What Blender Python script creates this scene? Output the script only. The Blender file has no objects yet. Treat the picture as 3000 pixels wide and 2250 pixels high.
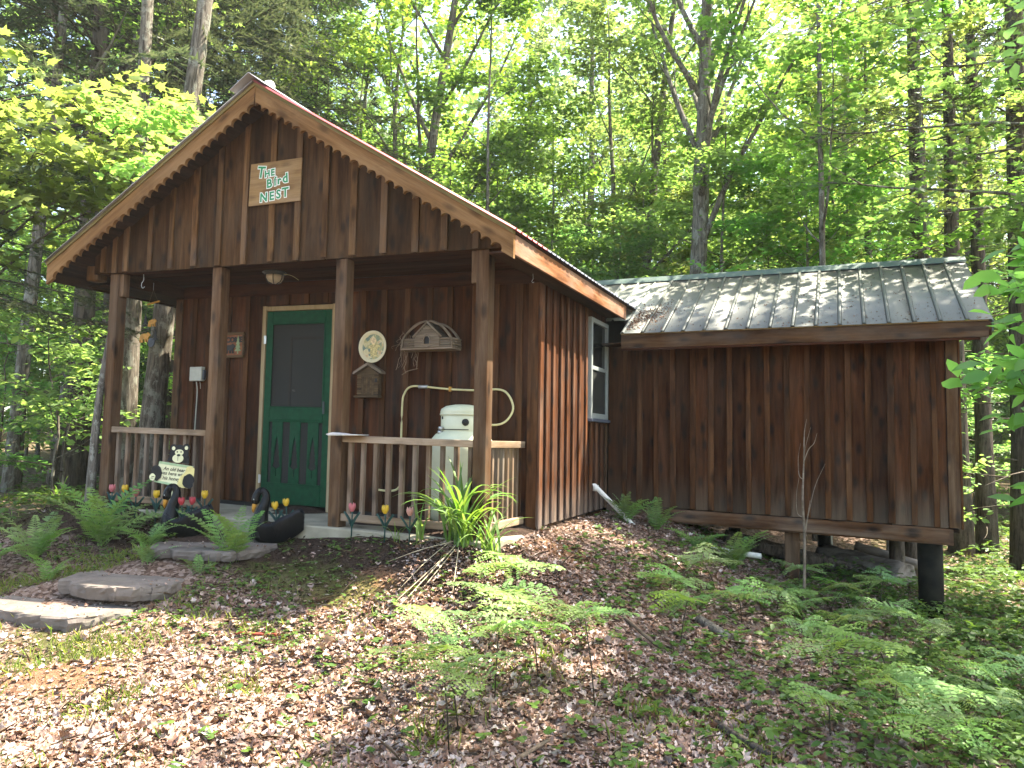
import bpy, bmesh, math, random
import numpy as np
from mathutils import Vector, Matrix

# ------------------------------------------------------------------ camera, light, exposure
SC = bpy.context.scene
COL = SC.collection
CAM_LOC = np.array([2.600, -5.819, 0.715])
YAW, PITCH, ROLL, FPX = math.radians(-23.0), math.radians(4.296), math.radians(0.986), 2289.6
FW = np.array([math.sin(YAW)*math.cos(PITCH), math.cos(YAW)*math.cos(PITCH), math.sin(PITCH)])
_rt = np.array([math.cos(YAW), -math.sin(YAW), 0.0])
_up = np.cross(_rt, FW)
RT = math.cos(ROLL)*_rt + math.sin(ROLL)*_up
UP = -math.sin(ROLL)*_rt + math.cos(ROLL)*_up
cam_data = bpy.data.cameras.new('camera')
cam_data.sensor_width = 36.0
cam_data.lens = 36.0*FPX/3000.0
cam_data.clip_start = 0.05
cam_data.clip_end = 600.0
cam = bpy.data.objects.new('camera', cam_data)
M = Matrix(((RT[0], UP[0], -FW[0], CAM_LOC[0]), (RT[1], UP[1], -FW[1], CAM_LOC[1]), (RT[2], UP[2], -FW[2], CAM_LOC[2]), (0, 0, 0, 1)))
cam.matrix_world = M
COL.objects.link(cam)
SC.camera = cam

SUN = Vector((0.45, 0.35, 1.0)).normalized()
w = bpy.data.worlds.new('World')
SC.world = w
w.use_nodes = True
nt = w.node_tree
nt.nodes.clear()
sky = nt.nodes.new('ShaderNodeTexSky')
sky.sky_type = 'NISHITA'
sky.sun_disc = False
sky.sun_elevation = math.asin(SUN.z)
sky.sun_rotation = math.atan2(SUN.x, SUN.y)
sky.air_density = 1.0
sky.dust_density = 2.5
bg = nt.nodes.new('ShaderNodeBackground')
bg.inputs['Strength'].default_value = 0.15
wo = nt.nodes.new('ShaderNodeOutputWorld')
nt.links.new(sky.outputs['Color'], bg.inputs['Color'])
nt.links.new(bg.outputs[0], wo.inputs['Surface'])
sun_data = bpy.data.lights.new('sun', 'SUN')
sun_data.energy = 5.0
sun_data.angle = math.radians(0.53)
sun_data.color = (1.0, 0.95, 0.86)
sun = bpy.data.objects.new('sun', sun_data)
sun.rotation_euler = SUN.to_track_quat('Z', 'Y').to_euler()
sun.location = (10, 5, 25)
COL.objects.link(sun)
SC.view_settings.view_transform = 'Standard'
SC.view_settings.look = 'None'
SC.view_settings.exposure = 2.65
SC.view_settings.use_white_balance = True
SC.view_settings.white_balance_temperature = 6900
SC.view_settings.white_balance_tint = 10
SC.view_settings.gamma = 1.0
SC.view_settings.use_curve_mapping = False
SC.render.engine = 'CYCLES'
SC.cycles.max_bounces = 10
SC.cycles.diffuse_bounces = 8
SC.cycles.glossy_bounces = 2
SC.cycles.transmission_bounces = 4
SC.cycles.transparent_max_bounces = 6
SC.cycles.caustics_reflective = False
SC.cycles.caustics_refractive = False
SC.cycles.use_denoising = True

RNG = np.random.default_rng(7)
random.seed(7)

# ------------------------------------------------------------------ materials
def new_mat(name):
    m = bpy.data.materials.new(name)
    m.use_nodes = True
    n = m.node_tree
    n.nodes.clear()
    return m, n.nodes, n.links

class NB:
    """small helper for building node trees"""
    def __init__(s, name):
        s.m, s.n, s.l = new_mat(name)
        s.out = s.n.new('ShaderNodeOutputMaterial')
    def node(s, t, **k):
        x = s.n.new(t)
        for a, b in k.items():
            setattr(x, a, b)
        return x
    def put(s, sock, v):
        if v is None: return
        if hasattr(v, 'is_linked') or isinstance(v, bpy.types.NodeSocket):
            s.l.new(v, sock)
        else:
            sock.default_value = v
    def math(s, op, a, b=None, c=None, clamp=False):
        x = s.node('ShaderNodeMath', operation=op, use_clamp=clamp)
        s.put(x.inputs[0], a); s.put(x.inputs[1], b)
        if c is not None: s.put(x.inputs[2], c)
        return x.outputs[0]
    def vmath(s, op, a, b=None):
        x = s.node('ShaderNodeVectorMath', operation=op)
        s.put(x.inputs[0], a)
        if b is not None:
            if op == 'SCALE': s.put(x.inputs[3], b)
            else: s.put(x.inputs[1], b)
        return x.outputs[0]
    def mix(s, f, a, b, blend='MIX'):
        x = s.node('ShaderNodeMix', data_type='RGBA', blend_type=blend)
        s.put(x.inputs[0], f)
        s.put(x.inputs[6], a if not isinstance(a, tuple) else (*a[:3], 1)); s.put(x.inputs[7], b if not isinstance(b, tuple) else (*b[:3], 1))
        return x.outputs[2]
    def ramp(s, f, stops):
        x = s.node('ShaderNodeValToRGB')
        e = x.color_ramp.elements
        while len(e) < len(stops): e.new(0.5)
        for i, (p, c) in enumerate(stops):
            e[i].position = p
            e[i].color = (*c[:3], 1) if isinstance(c, (tuple, list)) else (c, c, c, 1)
        s.put(x.inputs[0], f)
        return x.outputs[0]
    def noise(s, vec, scale=5, detail=4, rough=0.55, dist=0.0):
        x = s.node('ShaderNodeTexNoise')
        s.put(x.inputs['Vector'], vec)
        x.inputs['Scale'].default_value = scale
        x.inputs['Detail'].default_value = detail
        x.inputs['Roughness'].default_value = rough
        x.inputs['Distortion'].default_value = dist
        return x.outputs['Fac']
    def voro(s, vec, scale, feature='F1', out='Distance', rnd=1.0):
        x = s.node('ShaderNodeTexVoronoi', feature=feature)
        s.put(x.inputs['Vector'], vec)
        x.inputs['Scale'].default_value = scale
        x.inputs['Randomness'].default_value = rnd
        return x.outputs[out]
    def mapping(s, vec, scale=(1, 1, 1), loc=(0, 0, 0), rot=(0, 0, 0)):
        x = s.node('ShaderNodeMapping')
        s.put(x.inputs['Vector'], vec)
        x.inputs['Scale'].default_value = scale
        x.inputs['Location'].default_value = loc
        x.inputs['Rotation'].default_value = rot
        return x.outputs[0]
    def coord(s, which='Object'):
        return s.node('ShaderNodeTexCoord').outputs[which]
    def bump(s, h, strength=0.3, dist=0.01):
        x = s.node('ShaderNodeBump')
        x.inputs['Strength'].default_value = strength
        x.inputs['Distance'].default_value = dist
        s.put(x.inputs['Height'], h)
        return x.outputs[0]
    def principled(s, color, rough=0.6, normal=None, metallic=0.0, spec=0.4, finish=True):
        x = s.node('ShaderNodeBsdfPrincipled')
        s.put(x.inputs['Base Color'], color if not isinstance(color, tuple) else (*color[:3], 1))
        s.put(x.inputs['Roughness'], rough)
        s.put(x.inputs['Metallic'], metallic)
        x.inputs['Specular IOR Level'].default_value = spec*0.7
        if normal is not None: s.put(x.inputs['Normal'], normal)
        if finish: s.l.new(x.outputs[0], s.out.inputs['Surface'])
        return x.outputs[0]

def wood(name, dark, mid, light, axis='z', knots=0.7, grey=(0.2, 0.18, 0.15), weather=0.3, vary=0.5, foot=None, rough=0.78, gain=0.80):
    dark, mid, light, grey = (tuple(c*gain for c in q) for q in (dark, mid, light, grey))
    b = NB(name)
    oc = b.coord('Object')
    rnd = b.node('ShaderNodeObjectInfo').outputs['Random']
    off = b.vmath('SCALE', (31.7, 17.3, 23.9), rnd)
    p = b.vmath('ADD', oc, off)
    def sc(al, cr):
        return {'x': (al, cr, cr), 'y': (cr, al, cr), 'z': (cr, cr, al)}[axis]
    streak = b.noise(b.mapping(p, sc(1.3, 16)), 1.0, 5, 0.6, 0.35)
    fine = b.noise(b.mapping(p, sc(5, 150)), 1.0, 3, 0.6)
    blot = b.noise(b.mapping(p, sc(1.0, 2.6)), 1.5, 4, 0.6)
    col = b.ramp(streak, [(0.30, dark), (0.50, mid), (0.72, light)])
    col = b.mix(b.math('MULTIPLY', fine, 0.55), col, tuple(c*0.45 for c in dark))
    # knots: a few dark ovals with a darker flare
    sp = b.node('ShaderNodeSeparateXYZ'); b.l.new(p, sp.inputs[0])
    X_, Y_, Z_ = sp.outputs
    al_, c1_, c2_ = {'x': (X_, Y_, Z_), 'y': (Y_, X_, Z_), 'z': (Z_, X_, Y_)}[axis]
    cx_ = b.node('ShaderNodeCombineXYZ')
    b.put(cx_.inputs[0], b.math('MULTIPLY', b.math('ADD', c1_, c2_), 5.6)); b.put(cx_.inputs[1], b.math('MULTIPLY', al_, 2.3))
    vk = b.node('ShaderNodeTexVoronoi', feature='F1', voronoi_dimensions='2D')
    vk.inputs['Scale'].default_value = 1.0
    b.l.new(cx_.outputs[0], vk.inputs['Vector'])
    kd = vk.outputs['Distance']
    kn = b.ramp(b.math('ADD', kd, b.math('MULTIPLY', blot, 0.10)), [(0.11, 1.0), (0.17, 0.6), (0.26, 0.0)])
    col = b.mix(b.math('MULTIPLY', kn, knots), col, (0.012, 0.008, 0.006))
    fl = b.ramp(b.noise(b.mapping(p, sc(2.3, 7)), 1.0, 5, 0.7, 0.8), [(0.54, 0.0), (0.70, 1.0)])
    col = b.mix(b.math('MULTIPLY', fl, 0.38), col, tuple(c*0.5 for c in dark))
    # weathering and per piece tone
    wz = b.ramp(blot, [(0.42, 0.0), (0.75, 1.0)])
    fac = b.math('MULTIPLY', wz, weather)
    if foot is not None:
        z = b.node('ShaderNodeSeparateXYZ'); b.l.new(oc, z.inputs[0])
        f = b.node('ShaderNodeMapRange')
        b.put(f.inputs[0], b.math('ADD', z.outputs[2], b.math('MULTIPLY', streak, -0.5)))
        f.inputs[1].default_value = foot + 0.05; f.inputs[2].default_value = foot - 0.38
        fac = b.math('MAXIMUM', fac, b.math('MULTIPLY', f.outputs[0], 0.75), clamp=True)
    gcol = b.mix(fine, tuple(c*1.15 for c in grey), tuple(c*0.55 for c in grey))
    col = b.mix(fac, col, gcol)
    tone = b.math('MULTIPLY_ADD', rnd, vary, 1.0 - vary*0.5)
    hs = b.node('ShaderNodeHueSaturation')
    hs.inputs['Saturation'].default_value = 1.06
    b.put(hs.inputs['Color'], col); b.put(hs.inputs['Value'], tone)
    h = b.math('ADD', b.math('MULTIPLY', fine, 0.5), streak)
    b.principled(hs.outputs[0], rough, b.bump(h, 0.45, 0.006), spec=0.10)
    return b.m

STAIN = ((0.017, 0.0060, 0.0025), (0.070, 0.0240, 0.0090), (0.138, 0.050, 0.0190))
M_WALL = wood('stained_board', *STAIN, 'z', 0.8, weather=0.18, vary=0.8)
M_SIDE = wood('stained_side_board', (0.028, 0.0100, 0.0045), (0.085, 0.030, 0.0125), (0.15, 0.056, 0.024), 'z', 0.6, weather=0.2, foot=0.05, grey=(0.22, 0.18, 0.145))
M_ADDW = wood('stained_board_addition', (0.022, 0.0086, 0.0036), (0.075, 0.0295, 0.0125), (0.132, 0.054, 0.0235), 'z', 0.9, weather=0.22, foot=0.10, grey=(0.13,0.10,0.070), vary=0.75)
M_BATTEN = wood('stained_batten', (0.034, 0.0145, 0.0062), (0.095, 0.042, 0.0185), (0.17, 0.080, 0.036), 'z', 0.7, weather=0.2, grey=(0.15, 0.12, 0.085))
M_SBATTEN = wood('stained_side_batten', (0.055, 0.021, 0.010), (0.14, 0.055, 0.025), (0.23, 0.10, 0.048), 'z', 0.6, weather=0.3, foot=0.05, grey=(0.26, 0.22, 0.18))
M_GABLE = wood('weathered_gable_board', (0.024, 0.0110, 0.0044), (0.074, 0.036, 0.0145), (0.128, 0.066, 0.028), 'z', 0.8, weather=0.35, grey=(0.12, 0.095, 0.065))
M_GBATTEN = wood('weathered_gable_batten', (0.060, 0.028, 0.011), (0.15, 0.078, 0.033), (0.24, 0.135, 0.060), 'z', 0.6, weather=0.3)
M_POST = wood('weathered_post', (0.070, 0.034, 0.016), (0.155, 0.085, 0.044), (0.27, 0.172, 0.100), 'z', 0.8, weather=0.4, grey=(0.25, 0.20, 0.15), vary=0.3, gain=0.68)
M_RAILX = wood('weathered_rail', (0.13, 0.082, 0.048), (0.27, 0.19, 0.12), (0.40, 0.30, 0.21), 'x', 0.4, weather=0.5, grey=(0.36, 0.31, 0.24), vary=0.2, gain=1.0)
M_RAILY = wood('weathered_side_rail', (0.13, 0.082, 0.048), (0.27, 0.19, 0.12), (0.40, 0.30, 0.21), 'y', 0.4, weather=0.5, grey=(0.36, 0.31, 0.24), vary=0.2, gain=1.0)
M_BALUS = wood('weathered_baluster', (0.075, 0.046, 0.028), (0.17, 0.115, 0.075), (0.29, 0.215, 0.15), 'z', 0.5, weather=0.7, grey=(0.27, 0.235, 0.19), vary=0.5, gain=1.0)
M_BARGE = wood('bargeboard_wood', (0.13, 0.064, 0.026), (0.24, 0.132, 0.058), (0.34, 0.205, 0.10), 'x', 0.5, weather=0.4, grey=(0.24, 0.165, 0.095), vary=0.1, gain=0.9)
M_STRIP = wood('pale_edge_strip', (0.16, 0.13, 0.055), (0.27, 0.225, 0.10), (0.36, 0.30, 0.15), 'x', 0.1, weather=0.2, vary=0.1)
M_FASCY = wood('fascia_wood', (0.12, 0.050, 0.022), (0.27, 0.125, 0.062), (0.42, 0.235, 0.14), 'y', 0.4, weather=0.5, grey=(0.42, 0.34, 0.28), vary=0.1, gain=0.9)
M_FASCX = wood('addition_fascia_wood', (0.036, 0.0165, 0.007), (0.10, 0.050, 0.022), (0.18, 0.098, 0.046), 'x', 0.8, weather=0.35, vary=0.2)
M_SKIRT = wood('skirt_wood', (0.055, 0.025, 0.012), (0.135, 0.068, 0.034), (0.24, 0.14, 0.08), 'x', 0.9, weather=0.45, grey=(0.26, 0.23, 0.19), vary=0.2)
M_SOFFIT = wood('dark_soffit_board', (0.018, 0.010, 0.007), (0.05, 0.024, 0.014), (0.085, 0.042, 0.024), 'y', 0.5, weather=0.1)
M_CEIL = wood('porch_ceiling_board', (0.022, 0.0075, 0.004), (0.056, 0.019, 0.009), (0.09, 0.033, 0.016), 'x', 0.6, weather=0.1)
M_TRIMX = wood('red_brown_trim', (0.032, 0.0105, 0.0052), (0.080, 0.028, 0.0125), (0.12, 0.045, 0.021), 'x', 0.5, weather=0.1)
M_PLY = wood('sign_plywood', (0.20, 0.115, 0.052), (0.33, 0.205, 0.095), (0.43, 0.29, 0.15), 'x', 0.35, weather=0.25, grey=(0.4, 0.33, 0.25), vary=0.1)
M_TAN = wood('tan_door_trim', (0.30, 0.22, 0.12), (0.42, 0.32, 0.185), (0.50, 0.39, 0.24), 'z', 0.1, weather=0.15, grey=(0.40, 0.40, 0.26), vary=0.1)
M_LOGX = wood('old_log', (0.16, 0.13, 0.10), (0.36, 0.31, 0.25), (0.50, 0.45, 0.38), 'x', 0.5, weather=0.5, grey=(0.42, 0.38, 0.33))
M_STICK = wood('stick_wood', (0.10, 0.07, 0.045), (0.22, 0.16, 0.11), (0.32, 0.25, 0.18), 'x', 0.2, weather=0.4)
M_CARVED = wood('carved_house_wood', (0.055, 0.035, 0.018), (0.14, 0.092, 0.050), (0.23, 0.16, 0.09), 'x', 0.3, weather=0.2)
M_TWIG = wood('twig_house_wood', (0.14, 0.105, 0.07), (0.27, 0.21, 0.15), (0.38, 0.31, 0.23), 'x', 0.2, weather=0.4, grey=(0.35, 0.3, 0.25))

def plain(name, col, rough=0.5, spec=0.4, metallic=0.0, nz=0.15, scale=20.0, bump=0.0):
    b = NB(name)
    n = b.noise(b.coord('Object'), scale, 4, 0.6)
    c = b.mix(b.ramp(n, [(0.35, 0.0), (0.7, 1.0)]), tuple(x*(1-nz) for x in col), tuple(min(1, x*(1+nz)) for x in col))
    nm = b.bump(n, bump, 0.004) if bump else None
    b.principled(c, rough, nm, metallic, spec)
    return b.m

M_GREEN = plain('green_door_paint', (0.0025, 0.046, 0.0175), 0.55, 0.15, nz=0.2, bump=0.1)
M_DARK = plain('dark_interior', (0.012, 0.011, 0.010), 0.6)
M_INNER = plain('inner_door_paint', (0.05, 0.046, 0.038), 0.5)
M_BLACK = plain('black_paint', (0.0035, 0.0038, 0.0046), 0.30, 0.22, nz=0.3, scale=40, bump=0.3)
M_BLACKMATT = plain('black_matt_paint', (0.014, 0.014, 0.014), 0.6, 0.3)
M_BEAK = plain('orange_beak_paint', (0.42, 0.20, 0.025), 0.5)
M_CREAM = plain('cream_sign_paint', (0.62, 0.60, 0.36), 0.55, nz=0.08)
M_PALEGREEN = plain('pale_green_paint', (0.30, 0.40, 0.22), 0.55, nz=0.1)
M_HONEY = plain('honey_yellow_paint', (0.62, 0.52, 0.20), 0.5)
M_INK = plain('dark_ink', (0.02, 0.02, 0.018), 0.6, nz=0.05)
M_SIGNGREEN = plain('green_letter_paint', (0.02, 0.20, 0.07), 0.55, nz=0.1)
M_WHITE = plain('white_letter_paint', (0.70, 0.72, 0.64), 0.55, nz=0.05)
M_TULIPPINK = plain('pink_tulip_paint', (0.40, 0.11, 0.11), 0.45, nz=0.2)
M_TULIPPEACH = plain('peach_tulip_paint', (0.42, 0.21, 0.155), 0.45, nz=0.2)
M_TULIPRED = plain('red_tulip_paint', (0.34, 0.035, 0.04), 0.45, nz=0.2)
M_TULIPYEL = plain('yellow_tulip_paint', (0.50, 0.31, 0.02), 0.45, nz=0.2)
M_TULIPLEAF = plain('dark_green_tulip_leaf', (0.012, 0.050, 0.042), 0.5, nz=0.3)
M_TANK = plain('white_tank_paint', (0.50, 0.505, 0.345), 0.42, 0.45, nz=0.07, scale=6)
M_HOSE = plain('yellow_gas_hose', (0.50, 0.45, 0.22), 0.5, nz=0.1)
M_STEEL = plain('galvanised_steel', (0.45, 0.45, 0.43), 0.4, 0.5, 0.8, nz=0.15)
M_GREYBOX = plain('grey_plastic_box', (0.36, 0.36, 0.29), 0.5, nz=0.06)
M_PVC = plain('white_pvc', (0.62, 0.60, 0.54), 0.45, nz=0.12)
M_WINWHITE = plain('white_window_vinyl', (0.25, 0.27, 0.25), 0.45, nz=0.07)
M_SOILPOT = plain('potting_soil', (0.028, 0.018, 0.012), 0.95, 0.1, nz=0.5, scale=60, bump=0.8)
M_LAMPGLASS = plain('frosted_lamp_glass', (0.42, 0.38, 0.30), 0.35, nz=0.1)
M_LAMPBODY = plain('lamp_housing', (0.05, 0.055, 0.06), 0.5)
M_PAPER = plain('magazine_paper', (0.55, 0.52, 0.50), 0.35, nz=0.2)
M_ORANGEWOOD = plain('orange_stained_wood', (0.44, 0.22, 0.035), 0.55, nz=0.25)
M_CREOSOTE = plain('creosote_pole', (0.012, 0.011, 0.007), 0.85, 0.12, nz=0.5, scale=9, bump=0.5)
M_REDSTAKE = plain('red_stake_paint', (0.32, 0.05, 0.03), 0.6, nz=0.3)
M_TWINE = plain('dry_vine', (0.20, 0.15, 0.10), 0.9, 0.1, nz=0.3)
M_DRYSTALK = plain('dry_stalk', (0.42, 0.34, 0.22), 0.85, 0.1, nz=0.3)

def glass_dark(name):
    b = NB(name)
    b.principled((0.008, 0.010, 0.010), 0.05, spec=0.35)
    return b.m
M_GLASS = glass_dark('dark_window_glass')

def screen_mat():
    b = NB('insect_screen')
    d = b.principled((0.042, 0.043, 0.038), 0.8, spec=0.05, finish=False)
    t = b.node('ShaderNodeBsdfTransparent')
    mx = b.node('ShaderNodeMixShader')
    mx.inputs[0].default_value = 0.48
    b.l.new(d, mx.inputs[1]); b.l.new(t.outputs[0], mx.inputs[2])
    b.l.new(mx.outputs[0], b.out.inputs['Surface'])
    return b.m
M_SCREEN = screen_mat()

def roof_metal(name, c1, c2, dirt=0.5, axis='y'):
    b = NB(name)
    oc = b.coord('Object')
    streak = b.noise(b.mapping(oc, (9, 0.9, 0.9) if axis == 'y' else (0.9, 9, 0.9)), 1.0, 5, 0.6)
    blot = b.noise(oc, 2.3, 5, 0.65)
    col = b.mix(streak, c1, c2)
    d = b.ramp(b.math('ADD', b.math('MULTIPLY', blot, 0.6), b.math('MULTIPLY', streak, 0.4)), [(0.40, 0.0), (0.66, 1.0)])
    col = b.mix(b.math('MULTIPLY', d, dirt), col, (0.105, 0.088, 0.062))
    spk = b.noise(oc, 70, 2, 0.5)
    col = b.mix(b.ramp(spk, [(0.66, 0.0), (0.72, 0.6)]), col, (0.04, 0.028, 0.02))
    b.principled(col, b.math('MULTIPLY_ADD', blot, 0.3, 0.42), None, 0.0, 0.4)
    return b.m
M_ROOFADD = roof_metal('weathered_green_metal_roof', (0.125, 0.132, 0.112), (0.165, 0.168, 0.144), 0.20)
M_ROOFPALE = roof_metal('bleached_metal_roof', (0.20, 0.21, 0.175), (0.27, 0.275, 0.23), 0.3)
M_ROOFRED = roof_metal('red_metal_roof', (0.36, 0.06, 0.065), (0.48, 0.11, 0.11), 0.15, 'x')
M_ROOFBLUE = roof_metal('dark_blue_metal_roof', (0.05, 0.06, 0.085), (0.10, 0.115, 0.15), 0.25, 'x')
M_RIB = roof_metal('shaded_green_rib', (0.072, 0.083, 0.071), (0.10, 0.108, 0.092), 0.2)  # rib green, darker than the sheet to carry the shade of its side
M_CAPGREEN = roof_metal('green_ridge_cap', (0.045, 0.078, 0.063), (0.075, 0.110, 0.09), 0.2)
M_CAPGREY = roof_metal('grey_ridge_cap', (0.30, 0.30, 0.32), (0.42, 0.42, 0.43), 0.2)

def concrete():
    b = NB('porch_concrete')
    oc = b.coord('Object')
    n = b.noise(oc, 5, 6, 0.6); f = b.noise(oc, 90, 3, 0.6)
    c = b.ramp(n, [(0.3, (0.20, 0.18, 0.125)), (0.7, (0.33, 0.30, 0.215))])
    b.principled(c, 0.85, b.bump(f, 0.3, 0.003), spec=0.2)
    return b.m
M_CONC = concrete()

def flagstone_mat():
    b = NB('flagstone')
    oc = b.coord('Object')
    n = b.noise(oc, 4, 6, 0.65); f = b.noise(oc, 60, 4, 0.65)
    c = b.ramp(n, [(0.3, (0.085, 0.071, 0.058)), (0.5, (0.135, 0.113, 0.095)), (0.72, (0.20, 0.165, 0.138))])
    m = b.ramp(b.noise(oc, 2.2, 5, 0.7), [(0.55, 0.0), (0.7, 1.0)])
    c = b.mix(b.math('MULTIPLY', m, 0.4), c, (0.09, 0.10, 0.05))
    c = b.mix(b.ramp(f, [(0.6, 0.0), (0.75, 0.6)]), c, (0.08, 0.065, 0.055))
    b.principled(c, 0.85, b.bump(b.math('ADD', n, b.math('MULTIPLY', f, 0.3)), 0.6, 0.012), spec=0.2)
    return b.m
M_STONE = flagstone_mat()

def bark(name, c1, c2, lichen=(0.35, 0.37, 0.30), amt=0.5):
    b = NB(name)
    oc = b.coord('Object')
    rnd = b.node('ShaderNodeObjectInfo').outputs['Random']
    p = b.vmath('ADD', oc, b.vmath('SCALE', (13.0, 7.0, 5.0), rnd))
    s = b.noise(b.mapping(p, (26, 26, 3.5)), 1.0, 6, 0.7, 0.6)
    l = b.noise(b.mapping(p, (1, 1, .6)), 7.5, 6, 0.75)
    mo = b.noise(p, 2.2, 4, 0.6)
    c = b.mix(b.ramp(s, [(0.38, 0.0), (0.60, 1.0)]), tuple(q*.6 for q in c1), c2)
    c = b.mix(b.math('MULTIPLY', b.ramp(l, [(0.53, 0.0), (0.57, 1.0)]), amt), c, lichen)
    c = b.mix(b.math('MULTIPLY', b.ramp(mo, [(0.58, 0.0), (0.68, 1.0)]), 0.6), c, (0.045, 0.038, 0.018))
    b.principled(c, 0.9, b.bump(s, 0.9, 0.02), spec=0.15)
    return b.m
M_BARK = bark('maple_bark', (0.075, 0.062, 0.046), (0.165, 0.143, 0.110), (0.25, 0.255, 0.20), 0.55)
M_BARKPALE = bark('pale_bark', (0.090, 0.079, 0.060), (0.185, 0.165, 0.132), (0.29, 0.295, 0.245), 0.6)
M_BARKDARK = bark('conifer_bark', (0.045, 0.036, 0.028), (0.115, 0.092, 0.070), (0.18, 0.18, 0.14), 0.2)

def leaf_mat(name, cols, trans_mul=2.2, trans=0.45, rough=0.45, spec=0.3, vary_tree=True):
    b = NB(name)
    g = b.node('ShaderNodeNewGeometry')
    r = g.outputs['Random Per Island']
    k = len(cols)
    col = b.ramp(r, [(i/(k-1), c) for i, c in enumerate(cols)])
    ob = b.node('ShaderNodeObjectInfo').outputs['Random']
    hs = b.node('ShaderNodeHueSaturation')
    b.put(hs.inputs['Hue'], b.math('MULTIPLY_ADD', b.math('FRACT', b.math('MULTIPLY', ob, 7.3)), .045, .478))
    b.put(hs.inputs['Saturation'], b.math('MULTIPLY_ADD', b.math('FRACT', b.math('MULTIPLY', ob, 13.7)), .25, .80))
    b.put(hs.inputs['Value'], b.math('MULTIPLY_ADD', ob, .45, .80))
    b.put(hs.inputs['Color'], col)
    if vary_tree: col = hs.outputs[0]
    d = b.principled(col, rough, spec=spec, finish=False)
    t = b.node('ShaderNodeBsdfTranslucent')
    tc = b.mix(1.0, col, (trans_mul*1.05, trans_mul*1.0, trans_mul*0.62), 'MULTIPLY')
    b.l.new(tc, t.inputs['Color'])
    mx = b.node('ShaderNodeMixShader')
    mx.inputs[0].default_value = trans
    b.l.new(d, mx.inputs[1]); b.l.new(t.outputs[0], mx.inputs[2])
    b.l.new(mx.outputs[0], b.out.inputs['Surface'])
    return b.m
M_LEAF_MAPLE = leaf_mat('maple_leaf', [(0.060, 0.115, 0.024), (0.080, 0.145, 0.030), (0.105, 0.175, 0.036), (0.052, 0.105, 0.026)], 2.7, 0.5)
M_LEAF_BRIGHT = leaf_mat('young_maple_leaf', [(0.095, 0.160, 0.030), (0.130, 0.200, 0.038), (0.105, 0.175, 0.036), (0.150, 0.205, 0.036)], 2.7, 0.5)
M_LEAF_MID = leaf_mat('forest_leaf', [(0.055, 0.110, 0.032), (0.080, 0.145, 0.042), (0.100, 0.170, 0.046), (0.060, 0.120, 0.040)], 2.9, 0.52)
M_LEAF_UNDER = leaf_mat('understory_leaf', [(0.062, 0.138, 0.036), (0.092, 0.178, 0.046), (0.078, 0.156, 0.042)], 2.8, 0.52)
M_NEEDLE = leaf_mat('hemlock_needle', [(0.035, 0.055, 0.030), (0.055, 0.080, 0.045), (0.080, 0.105, 0.060), (0.095, 0.115, 0.070)], 1.6, 0.25)
M_FERN = leaf_mat('fern_frond', [(0.105, 0.20, 0.048), (0.14, 0.24, 0.060), (0.115, 0.215, 0.054)], 2.0, 0.35)
M_FERNPALE = leaf_mat('bracken_frond', [(0.125, 0.215, 0.055), (0.155, 0.25, 0.068), (0.135, 0.225, 0.060)], 1.9, 0.35)
M_LILY = leaf_mat('lily_leaf', [(0.07, 0.15, 0.02), (0.10, 0.19, 0.028), (0.085, 0.17, 0.022)], 2.2, 0.35)
M_GRASS = leaf_mat('grass_blade', [(0.10, 0.15, 0.025), (0.14, 0.18, 0.035), (0.20, 0.20, 0.06), (0.09, 0.14, 0.02)], 2.0, 0.4)
M_COVER = leaf_mat('seedling_leaf', [(0.04, 0.095, 0.022), (0.065, 0.135, 0.03), (0.085, 0.15, 0.03), (0.05, 0.11, 0.035)], 2.2, 0.35)
M_DEAD = leaf_mat('dead_leaf', [(0.11, 0.050, 0.029), (0.31, 0.205, 0.160), (0.46, 0.36, 0.305), (0.20, 0.110, 0.074), (0.15, 0.078, 0.049), (0.56, 0.465, 0.41), (0.07, 0.036, 0.024), (0.37, 0.265, 0.215), (0.25, 0.155, 0.11), (0.18, 0.10, 0.067)], 0.9, 0.18, 0.42, 0.45, False)
M_STEM = plain('dark_fern_stem', (0.035, 0.028, 0.015), 0.7)
M_STEMG = plain('green_stem', (0.09, 0.13, 0.03), 0.7)

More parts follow.
